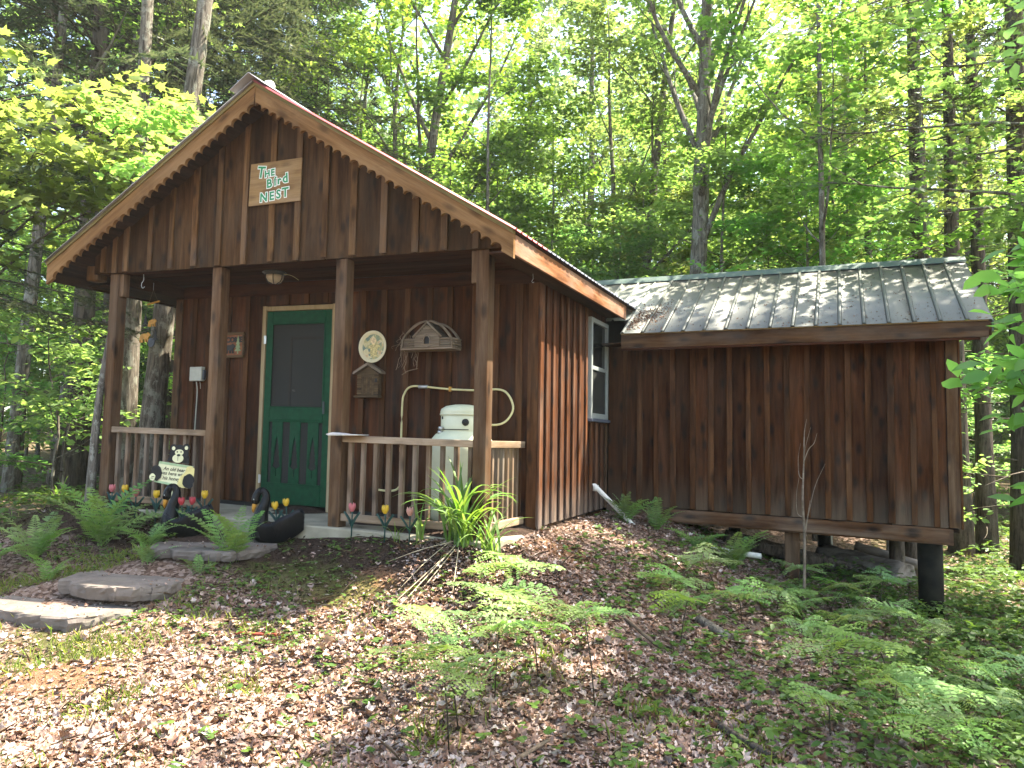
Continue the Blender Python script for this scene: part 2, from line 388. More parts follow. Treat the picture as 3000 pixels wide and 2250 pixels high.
def ground_mat():
    b = NB('forest_floor')
    oc = b.coord('Object')
    at = b.node('ShaderNodeAttribute'); at.attribute_name = 'zones'
    sp = b.node('ShaderNodeSeparateColor'); b.l.new(at.outputs['Color'], sp.inputs[0])
    lit, red, mos = sp.outputs
    n1 = b.noise(oc, 1.3, 6, 0.65); n2 = b.noise(oc, 9, 5, 0.65); n3 = b.noise(oc, 70, 4, 0.7)
    ck = b.voro(oc, 38, 'F1', 'Color'); cs = b.node('ShaderNodeSeparateColor'); b.l.new(ck, cs.inputs[0])
    def edge(v, lo=.42, hi=.58, amp=.5):
        return b.ramp(b.math('ADD', v, b.math('MULTIPLY', b.math('SUBTRACT', n2, .5), amp)), [(lo, 0.0), (hi, 1.0)])
    mulch = b.ramp(n3, [(0.30, (0.020, 0.013, 0.009)), (0.52, (0.048, 0.031, 0.022)), (0.72, (0.11, 0.075, 0.053))])
    litter = b.ramp(b.math('ADD', b.math('MULTIPLY', cs.outputs[0], .55), b.math('MULTIPLY', n3, .5)), [(0.25, (0.055, 0.032, 0.022)), (0.48, (0.14, 0.088, 0.062)), (0.66, (0.23, 0.16, 0.122)), (0.85, (0.32, 0.24, 0.195))])
    c = b.mix(edge(lit), mulch, litter)
    c = b.mix(b.math('MULTIPLY', edge(red), .85), c, b.ramp(n3, [(0.3, (0.13, 0.058, 0.026)), (0.7, (0.30, 0.165, 0.095))]))
    c = b.mix(b.math('MULTIPLY', edge(mos, .40, .62, .9), .75), c, b.ramp(n3, [(0.3, (0.035, 0.043, 0.012)), (0.7, (0.115, 0.125, 0.035))]))
    b.principled(c, 0.95, b.bump(b.math('ADD', n3, b.math('MULTIPLY', n2, 1.5)), 0.9, 0.03), spec=0.1)
    return b.m
M_GROUND = ground_mat()

# ------------------------------------------------------------------ mesh helpers
SH, SHY = -0.020, 0.001      # the old cabin leans a little downhill
def sag(x, y, z):
    return z + SH*x + SHY*y

def link(o, parent=None):
    COL.objects.link(o)
    if parent is not None:
        o.parent = parent
    return o

def tag(o, label=None, cat=None, group=None, kind=None):
    if label: o['label'] = label
    if cat: o['category'] = cat
    if group: o['group'] = group
    if kind: o['kind'] = kind
    return o

def thing(name, label, cat, loc=(0, 0, 0), rz=0.0, group=None):
    o = bpy.data.objects.new(name, None)
    o.empty_display_size = 0.1
    o.location = loc
    o.rotation_euler = (0, 0, rz)
    link(o)
    return tag(o, label, cat, group)

def np_mesh(name, V, F, mat=None, smooth=False):
    """V (n,3), F (m,k) with uniform k"""
    V = np.asarray(V, dtype=np.float32); F = np.asarray(F, dtype=np.int32)
    me = bpy.data.meshes.new(name)
    k = F.shape[1]
    me.vertices.add(len(V)); me.vertices.foreach_set('co', V.ravel())
    me.loops.add(F.size); me.loops.foreach_set('vertex_index', F.ravel())
    me.polygons.add(len(F))
    me.polygons.foreach_set('loop_start', np.arange(0, F.size, k, dtype=np.int32))
    me.polygons.foreach_set('loop_total', np.full(len(F), k, dtype=np.int32))
    if smooth: me.polygons.foreach_set('use_smooth', np.ones(len(F), dtype=bool))
    me.update(calc_edges=True)
    if mat: me.materials.append(mat)
    return me

def mesh_obj(name, me, parent=None, loc=None, rot=None, scale=None):
    o = bpy.data.objects.new(name, me)
    if loc is not None: o.location = loc
    if rot is not None: o.rotation_euler = rot
    if scale is not None: o.scale = scale if hasattr(scale, '__len__') else (scale,)*3
    return link(o, parent)

def bm_obj(name, bm, mat, parent=None, smooth=False, loc=None, rot=None):
    bmesh.ops.recalc_face_normals(bm, faces=bm.faces)
    me = bpy.data.meshes.new(name)
    bm.to_mesh(me); bm.free()
    if mat: me.materials.append(mat)
    if smooth:
        for p in me.polygons: p.use_smooth = True
    return mesh_obj(name, me, parent, loc, rot)

def bm_box(bm, x0, x1, y0, y1, z0, z1, c=0.003, sagged=False):
    cx, cy, cz = (x0+x1)/2, (y0+y1)/2, (z0+z1)/2
    r = bmesh.ops.create_cube(bm, size=1.0)
    vs = r['verts']
    for v in vs:
        v.co = Vector((cx+v.co.x*(x1-x0), cy+v.co.y*(y1-y0), cz+v.co.z*(z1-z0)))
    if c:
        es = list({e for v in vs for e in v.link_edges})
        r = bmesh.ops.bevel(bm, geom=es, offset=c, segments=1, affect='EDGES')
        vs = r['verts'] if r['verts'] else vs
        vs = list({v for f in r['faces'] for v in f.verts} | {v for v in vs if v.is_valid})
    if sagged:
        for v in vs: v.co.z = sag(v.co.x, v.co.y, v.co.z)
    return vs

def box(name, x0, x1, y0, y1, z0, z1, mat, parent=None, c=0.003, sagged=False, lean=0.0):
    """a board: local origin at its own middle so that grain differs from piece to piece"""
    bm = bmesh.new()
    bm_box(bm, x0, x1, y0, y1, z0, z1, c, sagged)
    if lean:
        for v in bm.verts: v.co.x += lean*(v.co.z-z0)/(z1-z0)
    return bm_obj(name, bm, mat, parent)

def bm_prism_y(bm, poly, y0, y1):
    """polygon in xz extruded along y"""
    a = [bm.verts.new((x, y0, z)) for x, z in poly]
    b = [bm.verts.new((x, y1, z)) for x, z in poly]
    n = len(poly)
    bm.faces.new(a)
    bm.faces.new(b[::-1])
    for i in range(n):
        bm.faces.new((a[i], b[i], b[(i+1) % n], a[(i+1) % n]))

def prism_y(name, poly, y0, y1, mat, parent=None, sagged=False, loc=None, rot=None):
    bm = bmesh.new()
    bm_prism_y(bm, poly, y0, y1)
    if sagged:
        for v in bm.verts: v.co.z = sag(v.co.x, v.co.y, v.co.z)
    return bm_obj(name, bm, mat, parent, loc=loc, rot=rot)

def tube_arrays(paths, sides=6, cap=True):
    """paths: list of (pts (n,3), radii (n,)) -> V, F (quads)"""
    Vs, Fs, base = [], [], 0
    for pts, rad in paths:
        pts = np.asarray(pts, float); rad = np.asarray(rad, float)
        n = len(pts)
        d = np.gradient(pts, axis=0)
        d /= np.linalg.norm(d, axis=1, keepdims=True) + 1e-9
        ref = np.array([0, 0, 1.0]) if abs(d[0, 2]) < 0.9 else np.array([1.0, 0, 0])
        a = np.cross(d, ref); a /= np.linalg.norm(a, axis=1, keepdims=True) + 1e-9
        b = np.cross(d, a)
        th = np.arange(sides)*2*np.pi/sides
        ring = pts[:, None, :] + rad[:, None, None]*(np.cos(th)[None, :, None]*a[:, None, :] + np.sin(th)[None, :, None]*b[:, None, :])
        Vs.append(ring.reshape(-1, 3))
        i = np.arange(n-1)[:, None]*sides; j = np.arange(sides)[None, :]; j2 = (j+1) % sides
        f = np.stack([i+j, i+j2, i+sides+j2, i+sides+j], -1).reshape(-1, 4) + base
        Fs.append(f)
        base += n*sides
    return np.concatenate(Vs), np.concatenate(Fs)

def smooth_path(pts, n=40):
    """Catmull-Rom through control points"""
    P = np.asarray(pts, float)
    P = np.vstack([2*P[0]-P[1], P, 2*P[-1]-P[-2]])
    out = []
    m = len(P)-3
    per = max(2, n//m)
    for i in range(m):
        t = np.linspace(0, 1, per, endpoint=False)[:, None]
        a, b, c, d = P[i], P[i+1], P[i+2], P[i+3]
        out.append(0.5*((2*b)+(-a+c)*t+(2*a-5*b+4*c-d)*t**2+(-a+3*b-3*c+d)*t**3))
    out.append(P[-2:-1])
    return np.vstack(out)

def tube(name, pts, r, mat, parent=None, sides=8, n=0):
    P = smooth_path(pts, n) if n else np.asarray(pts, float)
    R = np.full(len(P), r) if np.isscalar(r) else np.interp(np.linspace(0, 1, len(P)), np.linspace(0, 1, len(r)), r)
    V, F = closed_tubes([(P, R)], sides)
    return mesh_obj(name, np_mesh(name, V, F, mat, True), parent)

def closed_tubes(paths, sides):
    """tubes whose ends run to a point (closed, quads with a collapsed edge avoided by a tiny end ring)"""
    q = []
    for P, R in paths:
        P = np.asarray(P, float); R = np.asarray(R, float)
        d0 = P[0]-P[1]; d0 /= np.linalg.norm(d0)+1e-9
        d1 = P[-1]-P[-2]; d1 /= np.linalg.norm(d1)+1e-9
        P2 = np.vstack([P[0]+d0*1e-4, P, P[-1]+d1*1e-4]); R2 = np.concatenate([[1e-4], R, [1e-4]])
        # keep frames stable at the ends
        q.append((P2, R2))
    return tube_arrays(q, sides, False)

def lathe(name, prof, mat, parent=None, seg=28, loc=(0, 0, 0), smooth=True):
    prof = np.asarray(prof, float)
    th = np.arange(seg)*2*np.pi/seg
    V = np.stack([prof[:, 0:1]*np.cos(th), prof[:, 0:1]*np.sin(th), np.repeat(prof[:, 1:2], seg, 1)], -1).reshape(-1, 3)
    n = len(prof)
    i = np.arange(n-1)[:, None]*seg; j = np.arange(seg)[None, :]; j2 = (j+1) % seg
    F = np.stack([i+j, i+j2, i+seg+j2, i+seg+j], -1).reshape(-1, 4)
    return mesh_obj(name, np_mesh(name, V, F, mat, smooth), parent, loc)

def text_mesh(txt, size, depth, mat, shear=0.0, bold=0.0, align='CENTER'):
    cu = bpy.data.curves.new('lettering', 'FONT')
    cu.body = txt; cu.size = size; cu.extrude = depth/2; cu.shear = shear; cu.offset = bold
    cu.align_x = align; cu.align_y = 'CENTER'
    cu.resolution_u = 3
    o = bpy.data.objects.new('lettering', cu)
    COL.objects.link(o)
    dg = bpy.context.evaluated_depsgraph_get()
    me = bpy.data.meshes.new_from_object(o.evaluated_get(dg))
    bpy.data.objects.remove(o)
    me.materials.clear(); me.materials.append(mat)
    return me

# ------------------------------------------------------------------ ground
GC = np.array([
 (-4.9,-.1,.03),(-4.3,-.12,.02),(-3.8,-.14,.005),(-3.4,-.15,-.03),(-2.9,-.12,-.17),(-2.3,-.12,-.215),(-1.8,-.12,-.20),(-1.2,-.12,-.165),(-.6,-.12,-.155),(-.2,-.1,-.17),(-4.6,1.2,-.1),(-2,2,-.12),(.05,1,-.1),(.05,2.2,-.06),(.05,3.1,-.05),(.6,3.1,-.1),(1.2,3.1,-.36),
 (2.07,3.25,-.68),(3.4,3.25,-.97),(4.5,3.5,-1.0),(3.2,4.6,-.8),(3.4,5.6,-1.0),(1.5,5.5,-.6),(6,6,-1.05),(10,10,-1.1),(0,8,-.5),(-4,10,-.3),(-9,6,-.2),(-7,1,-.2),
 (-5.5,-.5,-.22),(-5,-1.8,-.5),(-7,-4,-.7),(-2.6,-1.5,-.50),(-3.3,-1.9,-.62),(-2.2,-2.2,-.70),(-1,-1,-.52),(-.7,-.5,-.38),(.4,-.3,-.42),(.6,.5,-.33),(.5,1.6,-.2),(0,-2.7,-.82),
 (-1.07,-3.25,-.82),(1.5,-1,-.8),(1.2,.8,-.6),(1.3,2,-.5),(2.2,2,-.82),(2.6,0,-.92),(3.4,-1.1,-.95),(3.7,.6,-1.0),(5,1,-1.05),(2.6,-5.8,-.88),(6,-5,-1.0),(-4,-7,-.9),
 (-2.45,-.5,-.24),(-2.5,-1.0,-.33),(-3.4,-.6,-.20),(-4.2,-.6,-.14),(-1.7,-.8,-.40)])
def _tps(r):
    return np.where(r > 1e-9, r*r*np.log(r+1e-12), 0.0)
_n = len(GC)
_K = _tps(np.linalg.norm(GC[:, None, :2]-GC[None, :, :2], axis=2)) + np.eye(_n)*0.006
_Pm = np.hstack([np.ones((_n, 1)), GC[:, :2]])
_A = np.vstack([np.hstack([_K, _Pm]), np.hstack([_Pm.T, np.zeros((3, 3))])])
_W = np.linalg.solve(_A, np.concatenate([GC[:, 2], np.zeros(3)]))
_ph = np.random.default_rng(3).uniform(0, 6.28, 24); _dr = np.random.default_rng(4).normal(0, 1, (24, 2))
def ground_z(x, y):
    x = np.atleast_1d(np.asarray(x, float)); y = np.atleast_1d(np.asarray(y, float))
    # far away the ground levels out
    cx, cy = np.clip(x, -10, 11), np.clip(y, -8, 11)
    z = np.full(x.shape, _W[-3]) + _W[-2]*cx + _W[-1]*cy
    for i in range(_n):
        z = z + _W[i]*_tps(np.hypot(cx-GC[i, 0], cy-GC[i, 1]))
    z = np.clip(z, -1.25, 0.1)
    und = np.zeros_like(z)
    for i in range(24):
        f = 1.2 + 0.45*i
        und += np.sin((x*_dr[i, 0]+y*_dr[i, 1])*f + _ph[i])*0.035/(f)
    far = np.clip((np.hypot(x, y)-10)/25, 0, 1)
    return z + und + far*1.6*np.clip((y-2)/30, 0, 1) 
def gz(x, y):
    return float(ground_z(x, y)[0])
def _axis(lo, hi, flo, fhi, step):
    mid = np.arange(flo, fhi+1e-6, step)
    a = flo - np.cumsum(step*1.18**np.arange(1, 200)); a = a[a > lo]
    b = fhi + np.cumsum(step*1.18**np.arange(1, 200)); b = b[b < hi]
    return np.concatenate([[lo], a[::-1], mid, b, [hi]])
gx, gy = _axis(-160, 160, -5.5, 6.0, 0.055), _axis(-60, 190, -4.2, 6.5, 0.055)
X, Y = np.meshgrid(gx, gy)
Z = ground_z(X.ravel(), Y.ravel())
nx, ny = len(gx), len(gy)
ii = (np.arange(ny-1)[:, None]*nx + np.arange(nx-1)[None, :])
F = np.stack([ii, ii+1, ii+nx+1, ii+nx], -1).reshape(-1, 4)
ground = mesh_obj('ground', np_mesh('ground', np.stack([X.ravel(), Y.ravel(), Z], 1), F, M_GROUND, True))
Xf, Yf = X.ravel(), Y.ravel()
def _g(cx, cy, rx, ry): return np.exp(-((Xf-cx)/rx)**2-((Yf-cy)/ry)**2)
bed = np.clip(1.15-np.abs(Yf+.25)/.75, 0, 1)*(Xf < .35)*(Xf > -6)+((Xf > -4.7) & (Xf < .0) & (Yf > -.1))
zl = np.clip(1-bed, 0, 1)
zr = np.clip(1.0*_g(-.85, -.75, .38, .42)+.95*_g(-3.2, -2.9, 1.3, .7)+.6*_g(-1.6, -2.4, .5, .3)+.7*_g(.35, .75, .35, .5), 0, 1)
zm = np.clip(.95*_g(-1.3, -.72, .75, .33)+.7*_g(-2.2, -2.15, .8, .35)+.55*_g(-.55, -.9, .3, .3)+.6*_g(1.2, 1.3, .8, .9)+.5*(Xf > 3)+.5*(Xf < -4.6), 0, 1)
ca = ground.data.color_attributes.new('zones', 'FLOAT_COLOR', 'POINT')
ca.data.foreach_set('color', np.stack([zl, zr, zm, np.ones_like(zl)], 1).astype(np.float32).ravel())
tag(ground, kind='structure')

# ------------------------------------------------------------------ the cabin
D, W_, L = 0.948, 4.49, 3.17
AX, AZ, EX, EZ, ELX, ELZ, OV, BH = -2.355, 3.947, 0.262, 2.381, -5.009, 2.407, 0.33, 0.198
SR, SL = (AZ-EZ)/(EX-AX), (AZ-ELZ)/(AX-ELX)
def roof_z(x):
    return AZ - SR*(x-AX) if x > AX else AZ - SL*(AX-x)
cabin = thing('cabin', 'brown board and batten cabin with gabled front porch and addition raised on posts', 'cabin', (0, 0, 0))

def part(name, parent, kindless=True):
    o = bpy.data.objects.new(name, None); o.empty_display_size = 0.05
    return link(o, parent)

def bb_wall_x(name, bats, x0, x1, z0, z1, y, mat, bmat, bw=0.062, holes=(), sagged=True, zb=None, jit=0.004):
    """board and batten wall facing -y: boards between battens, each its own piece"""
    root = part(name, cabin)
    edges = sorted(bats)
    xs = [x0]+[e for e in edges if x0+0.03 < e < x1-0.03]+[x1]
    for a, b in zip(xs[:-1], xs[1:]):
        dy = random.uniform(-jit, jit)
        xa_, xb_ = a, b
        spans = [(z0, z1)]
        for (h0, h1, hz0, hz1) in holes:
            if b > h0+0.005 and a < h1-0.005:
                if a >= h0-0.03 and b <= h1+0.03: spans = [(hz1, z1)]
                elif a < h0:
                    b2 = h0
                    box('board', h0+0.002, b-0.002, y+dy, y+dy+0.022, hz1, z1, mat, root, 0.002, sagged)
                    b = b2
                elif b > h1:
                    box('board', a+0.002, h1-0.002, y+dy, y+dy+0.022, hz1, z1, mat, root, 0.002, sagged)
                    a = h1
        for s0, s1 in spans:
            box('board', a+0.002, b-0.002, y+dy, y+dy+0.022, s0 if zb is None or s0 != z0 else zb((a+b)/2), s1, mat, root, 0.002, sagged)
    for e in edges:
        ww = bw*random.uniform(0.85, 1.15)
        s0 = z0
        for (h0, h1, hz0, hz1) in holes:
            if h0-0.03 < e < h1+0.03: s0 = hz1
        box('batten', e-ww/2, e+ww/2, y-0.024, y-0.006, (s0 if zb is None or s0 != z0 else zb(e)) + random.uniform(0, 0.015), z1-random.uniform(0, 0.01), bmat, root, 0.003, sagged, random.uniform(-0.012, 0.012))
    return root

# porch back wall
DX0, DX1 = -3.171, -2.317
fb = [-4.238, -4.013, -3.713, -3.46, -2.924, -2.666, -2.414, -2.19, -1.94, -1.684, -1.427, -1.164, -0.939, -0.667, -0.442, -0.191]
bb_wall_x('front_wall', fb, -W_, 0.0, -0.04, 2.27, D, M_WALL, M_BATTEN, holes=[(DX0-0.06, DX1+0.06, 0, 2.10)])
tr = part('wall_trim', cabin)
box('top_trim', -W_+0.02, 0.0, D-0.030, D-0.008, 2.215, 2.35, M_TRIMX, tr, 0.003, True)
box('corner_board', -W_-0.02, -W_+0.075, D-0.028, D-0.005, -0.04, 2.214, M_POST, tr, 0.003, True)
box('corner_board', -0.105, -0.004, D-0.028, D-0.005, -0.10, 2.214, M_BATTEN, tr, 0.003, True)
# side wall, facing +x
sw = part('side_wall', cabin)
y = D-0.02
k = 0
WY0, WY1, WZ0, WZ1 = 2.448, 3.120, 0.998, 2.129
ys = [D-0.028]
while ys[-1] < L-0.12: ys.append(ys[-1]+random.uniform(0.185, 0.235))
ys[-1] = L
for a, b in zip(ys[:-1], ys[1:]):
    dx = random.uniform(-0.004, 0.004)
    zb = -0.055 + 0.012*(a-D)
    if b > WY0 and a < WY1:
        box('board', -0.022+dx, dx, a+0.002, b-0.002, zb, WZ0-0.03, M_SIDE, sw, 0.002, True)
        box('board', -0.022+dx, dx, a+0.002, b-0.002, WZ1+0.02, 2.28, M_SIDE, sw, 0.002, True)
        if a < WY0: box('board', -0.022+dx, dx, a+0.002, WY0, WZ0-0.03, WZ1+0.02, M_SIDE, sw, 0.002, True)
    else:
        box('board', -0.022+dx, dx, a+0.002, b-0.002, zb, 2.28, M_SIDE, sw, 0.002, True)
for i, a in enumerate(ys[1:-1]):
    s0, s1 = -0.05+0.012*(a-D), 2.28
    wv = random.uniform(0.05, 0.066)
    if WY0-0.02 < a < WY1+0.02: s1 = WZ0-0.05
    box('batten', 0.006, 0.026, a-wv/2, a+wv/2, s0, s1, M_SBATTEN, sw, 0.003, True)
box('corner_board', 0.006, 0.026, D-0.03, D+0.055, -0.075, 2.28, M_SBATTEN, sw, 0.003, True)
box('corner_board', 0.006, 0.028, L-0.055, L-0.012, -0.03, 2.0, M_POST, sw, 0.003, True)
box('sill_beam', -0.10, -0.025, D, 6.0, -0.20, -0.06, M_SKIRT, sw, 0.004, True)
# solid core behind the boards and the hidden sides
core = part('house_body', cabin)
box('inner_wall', -W_+0.02, DX0-0.02, D+0.03, D+0.09, -0.10, 2.30, M_DARK, core, 0, True)
box('inner_wall', DX1+0.02, -0.03, D+0.03, D+0.09, -0.10, 2.30, M_DARK, core, 0, True)
box('inner_wall', DX0-0.02, DX1+0.02, D+0.03, D+0.09, 2.05, 2.30, M_DARK, core, 0, True)
box('inner_wall', -0.09, -0.028, D+0.092, 6.0, -0.05, 2.30, M_DARK, core, 0, True)
box('outer_wall', -W_-0.02, -W_+0.018, D-0.004, 6.0, -0.10, 2.30, M_WALL, core, 0, True)
box('outer_wall', -W_+0.02, -0.10, 5.95, 6.0, -0.10, 2.30, M_WALL, core, 0, True)
box('floor_deck', -W_+0.02, -0.03, D+0.092, 5.94, -0.12, -0.02, M_DARK, core, 0, True)

# gable front
def gable_poly(a, b, z0, drop=0.076):
    pts = [(a, z0), (b, z0), (b, roof_z(b)-drop)]
    if a < AX < b: pts.append((AX, AZ-drop))
    pts.append((a, roof_z(a)-drop))
    return pts
ZG = 2.322
gw = part('gable_wall', cabin)
gb = [-4.555, -4.39, -4.232, -3.895, -3.611, -3.303, -2.995, -2.677, -2.352, -2.051, -1.74, -1.432, -1.109, -0.787, -0.504, -0.204, 0.06]
gxs = [-4.70]+gb+[0.19]
for a, b in zip(gxs[:-1], gxs[1:]):
    dy = random.uniform(-0.004, 0.004)
    prism_y('board', gable_poly(a+0.002, b-0.002, ZG+random.uniform(-0.004, 0.004)), -0.022+dy, dy, M_GABLE, gw, True)
for e in gb:
    ww = random.uniform(0.055, 0.07)
    prism_y('batten', gable_poly(e-ww/2, e+ww/2, ZG+random.uniform(0.0, 0.02)), -0.046, -0.028, M_GBATTEN, gw, True)
box('header_beam', -4.64, 0.12, 0.006, 0.13, ZG+0.004, ZG+0.16, M_TRIMX, gw, 0.004, True)
box('beam_end', -4.83, -4.665, -0.015, 0.12, ZG-0.06, ZG+0.10, M_GBATTEN, gw, 0.012, True)
# porch ceiling boards
pc = part('porch_ceiling', cabin)
for i in range(6):
    box('ceiling_board', -W_, 0.16, 0.135+i*0.135, 0.135+(i+1)*0.135-0.004, ZG+0.03+random.uniform(0, 0.004), ZG+0.05, M_CEIL, pc, 0.002, True)
box('tie_beam', -W_+0.0, -W_+0.10, 0.135, D-0.03, ZG-0.11, ZG+0.028, M_SOFFIT, pc, 0.004, True)
box('side_beam', -0.115, 0.0, 0.135, D-0.03, ZG-0.02, ZG+0.028, M_SOFFIT, pc, 0.004, True)

# posts, railings
PW = 0.118
posts = [-4.364, -2.969, -1.509, -0.095]
for i, px in enumerate(posts):
    o = box('porch_post', px-PW, px, 0.0, PW, -0.09 if i else -0.12, ZG-0.001 if i in (1, 2, 3) else ZG-0.001, M_POST, cabin, 0.005, True)
box('post_cleat', posts[0]-0.02, posts[0]+0.055, 0.02, 0.10, ZG-0.24, ZG-0.002, M_POST, cabin, 0.004, True)
box('post_cleat', posts[3]-PW-0.055, posts[3]-PW-0.002, 0.02, 0.08, ZG-0.28, ZG-0.002, M_POST, cabin, 0.004, True)
def railing(x0, x1, xs):
    r = part('porch_railing', cabin)
    box('top_rail', x0, x1, 0.012, 0.052, 0.665, 0.725, M_RAILX, r, 0.004, True)
    box('bottom_rail', x0, x1, 0.02, 0.058, -0.03, 0.035, M_RAILX, r, 0.004, True)
    for x in xs:
        wv = random.uniform(0.034, 0.042)
        box('baluster', x-wv/2, x+wv/2, 0.054, 0.094, -0.02, 0.69, M_BALUS, r, 0.003, True)
    return r
railing(posts[0]+0.002, posts[1]-PW-0.002, np.linspace(posts[0]+0.05, posts[1]-PW-0.05, 10))
railing(posts[2]+0.002, posts[3]-PW-0.002, np.linspace(posts[2]+0.06, posts[3]-PW-0.05, 10))
r = part('porch_railing', cabin)
box('top_rail', posts[3]-0.06, posts[3]-0.02, PW+0.002, D-0.03, 0.665, 0.725, M_RAILY, r, 0.004, True)
box('bottom_rail', posts[3]-0.065, posts[3]-0.025, PW+0.002, D-0.03, -0.03, 0.035, M_RAILY, r, 0.004, True)
for yy in np.linspace(PW+0.07, D-0.10, 7):
    box('baluster', posts[3]-0.10, posts[3]-0.062, yy-0.019, yy+0.019, -0.02, 0.69, M_BALUS, r, 0.003, True)
box('porch_slab', -4.62, 0.02, -0.06, D+0.02, -0.26, -0.085, M_CONC, cabin, 0.012, True)

# screen door
door = part('screen_door', cabin)
yd = D-0.036
def dbox(n, x0, x1, z0, z1, y0, y1, mat, c=0.004): return box(n, x0, x1, y0, y1, z0, z1, mat, door, c, True)
dbox('door_trim', DX0-0.055, DX0-0.006, 0.0-0.08, 2.09, yd-0.012, yd+0.045, M_TAN)
dbox('door_trim', DX1+0.006, DX1+0.055, 0.0-0.08, 2.09, yd-0.012, yd+0.045, M_TAN)
dbox('door_trim', DX0-0.0055, DX1+0.0055, 2.035, 2.085, yd-0.012, yd+0.045, M_TAN)
ST = 0.078
for nm, a, b, c0, c1 in (('stile', DX0, DX0+ST, 0.0, 2.03), ('stile', DX1-ST, DX1, 0.0, 2.03)):
    dbox(nm, a, b, c0-0.03, c1, yd, yd+0.03, M_GREEN)
for c0, c1 in ((-0.03, 0.17), (0.855, 0.985), (1.90, 2.03)):
    dbox('rail', DX0+ST+0.001, DX1-ST-0.001, c0, c1, yd, yd+0.03, M_GREEN)
for c0, c1 in ((0.985, 1.0), (1.885, 1.90), (0.17, 0.19), (0.835, 0.855)):
    dbox('screen_moulding', DX0+ST+0.001, DX1-ST-0.001, c0, c1, yd-0.006, yd+0.012, M_GREEN, 0.002)
for a in (DX0+ST-0.004, DX1-ST-0.014):
    dbox('screen_moulding', a, a+0.018, 1.0005, 1.8845, yd-0.006, yd-0.001, M_GREEN, 0.001)
dbox('screen', DX0+ST+0.001, DX1-ST-0.001, 0.172, 1.898, yd+0.014, yd+0.016, M_SCREEN, 0)
# three slats with pine tree cut-outs: each slat is two mirrored halves round the tree
def pine_half(cx, hw, zb, zt, side):
    # outline of the cut tree on one side (offsets from the centre line)
    zz = [0.26, 0.335, 0.335, 0.36, 0.43, 0.425, 0.50, 0.495, 0.56, 0.555, 0.62, 0.615, 0.69]
    ww = [0.006, 0.006, 0.006, 0.052, 0.034, 0.047, 0.027, 0.038, 0.021, 0.030, 0.014, 0.020, 0.0]
    pts = [(cx+side*hw, zb), (cx+side*0.0005, zb), (cx+side*0.0005, 0.255)]
    pts += [(cx+side*max(a, 0.0006), z) for a, z in zip(ww, zz)]
    pts += [(cx+side*0.0005, zt), (cx+side*hw, zt)]
    return pts
inner = (DX1-ST)-(DX0+ST)
for kx in range(3):
    cx = DX0+ST+inner*(kx+0.5)/3
    for s in (-1, 1):
        prism_y('slat', pine_half(cx, 0.068, 0.175, 0.85, s), yd+0.002, yd+0.013, M_GREEN, door, True)
for zc in (0.22, 1.72):
    dbox('hinge', DX0-0.02, DX0+0.012, zc-0.045, zc+0.045, yd-0.018, yd-0.0125, M_STEEL, 0.002)
dbox('handle', DX1-0.055, DX1-0.035, 0.93, 1.06, yd-0.045, yd-0.028, M_LAMPBODY, 0.004)
# inner door seen through the screen
dbox('inner_door', DX0+0.02, DX1-0.02, -0.02, 2.03, D+0.055, D+0.085, M_INNER)
dbox('inner_casing', DX0+0.26, DX0+0.29, 1.0, 1.76, D+0.040, D+0.054, M_POST)
dbox('inner_casing', DX0+0.291, DX1-0.12, 1.73, 1.76, D+0.040, D+0.054, M_POST)
tube('door_knob', [(DX0+0.34, D+0.02, sag(DX0, 0, 1.17)), (DX0+0.34, D+0.05, sag(DX0, 0, 1.17))], 0.012, M_STEEL, door)

# side window
win = part('side_window', cabin)
def wbox(n, y0, y1, z0, z1, x0, x1, mat, c=0.003): return box(n, x0, x1, y0, y1, z0, z1, mat, win, c, True)
wbox('window_frame', WY0, WY0+0.05, WZ0, WZ1, 0.0, 0.045, M_WINWHITE)
wbox('window_frame', WY1-0.05, WY1, WZ0, WZ1, 0.0, 0.045, M_WINWHITE)
wbox('window_frame', WY0+0.051, WY1-0.051, WZ1-0.05, WZ1, 0.0, 0.045, M_WINWHITE)
wbox('window_frame', WY0+0.051, WY1-0.051, WZ0, WZ0+0.06, 0.0, 0.045, M_WINWHITE)
wbox('meeting_rail', WY0+0.051, WY1-0.051, 1.545, 1.59, 0.004, 0.036, M_WINWHITE)
wbox('pane', WY0+0.05, WY1-0.05, 1.5905, WZ1-0.05, 0.008, 0.012, M_GLASS, 0)
wbox('pane', WY0+0.05, WY1-0.05, WZ0+0.06, 1.5445, 0.008, 0.012, M_GLASS, 0)
wbox('window_screen', WY0+0.05, WY1-0.05, WZ0+0.06, 1.5445, 0.022, 0.023, M_SCREEN, 0)
wbox('window_sill', WY0-0.03, WY1+0.03, WZ0-0.035, WZ0-0.002, 0.0, 0.065, M_ROOFBLUE)

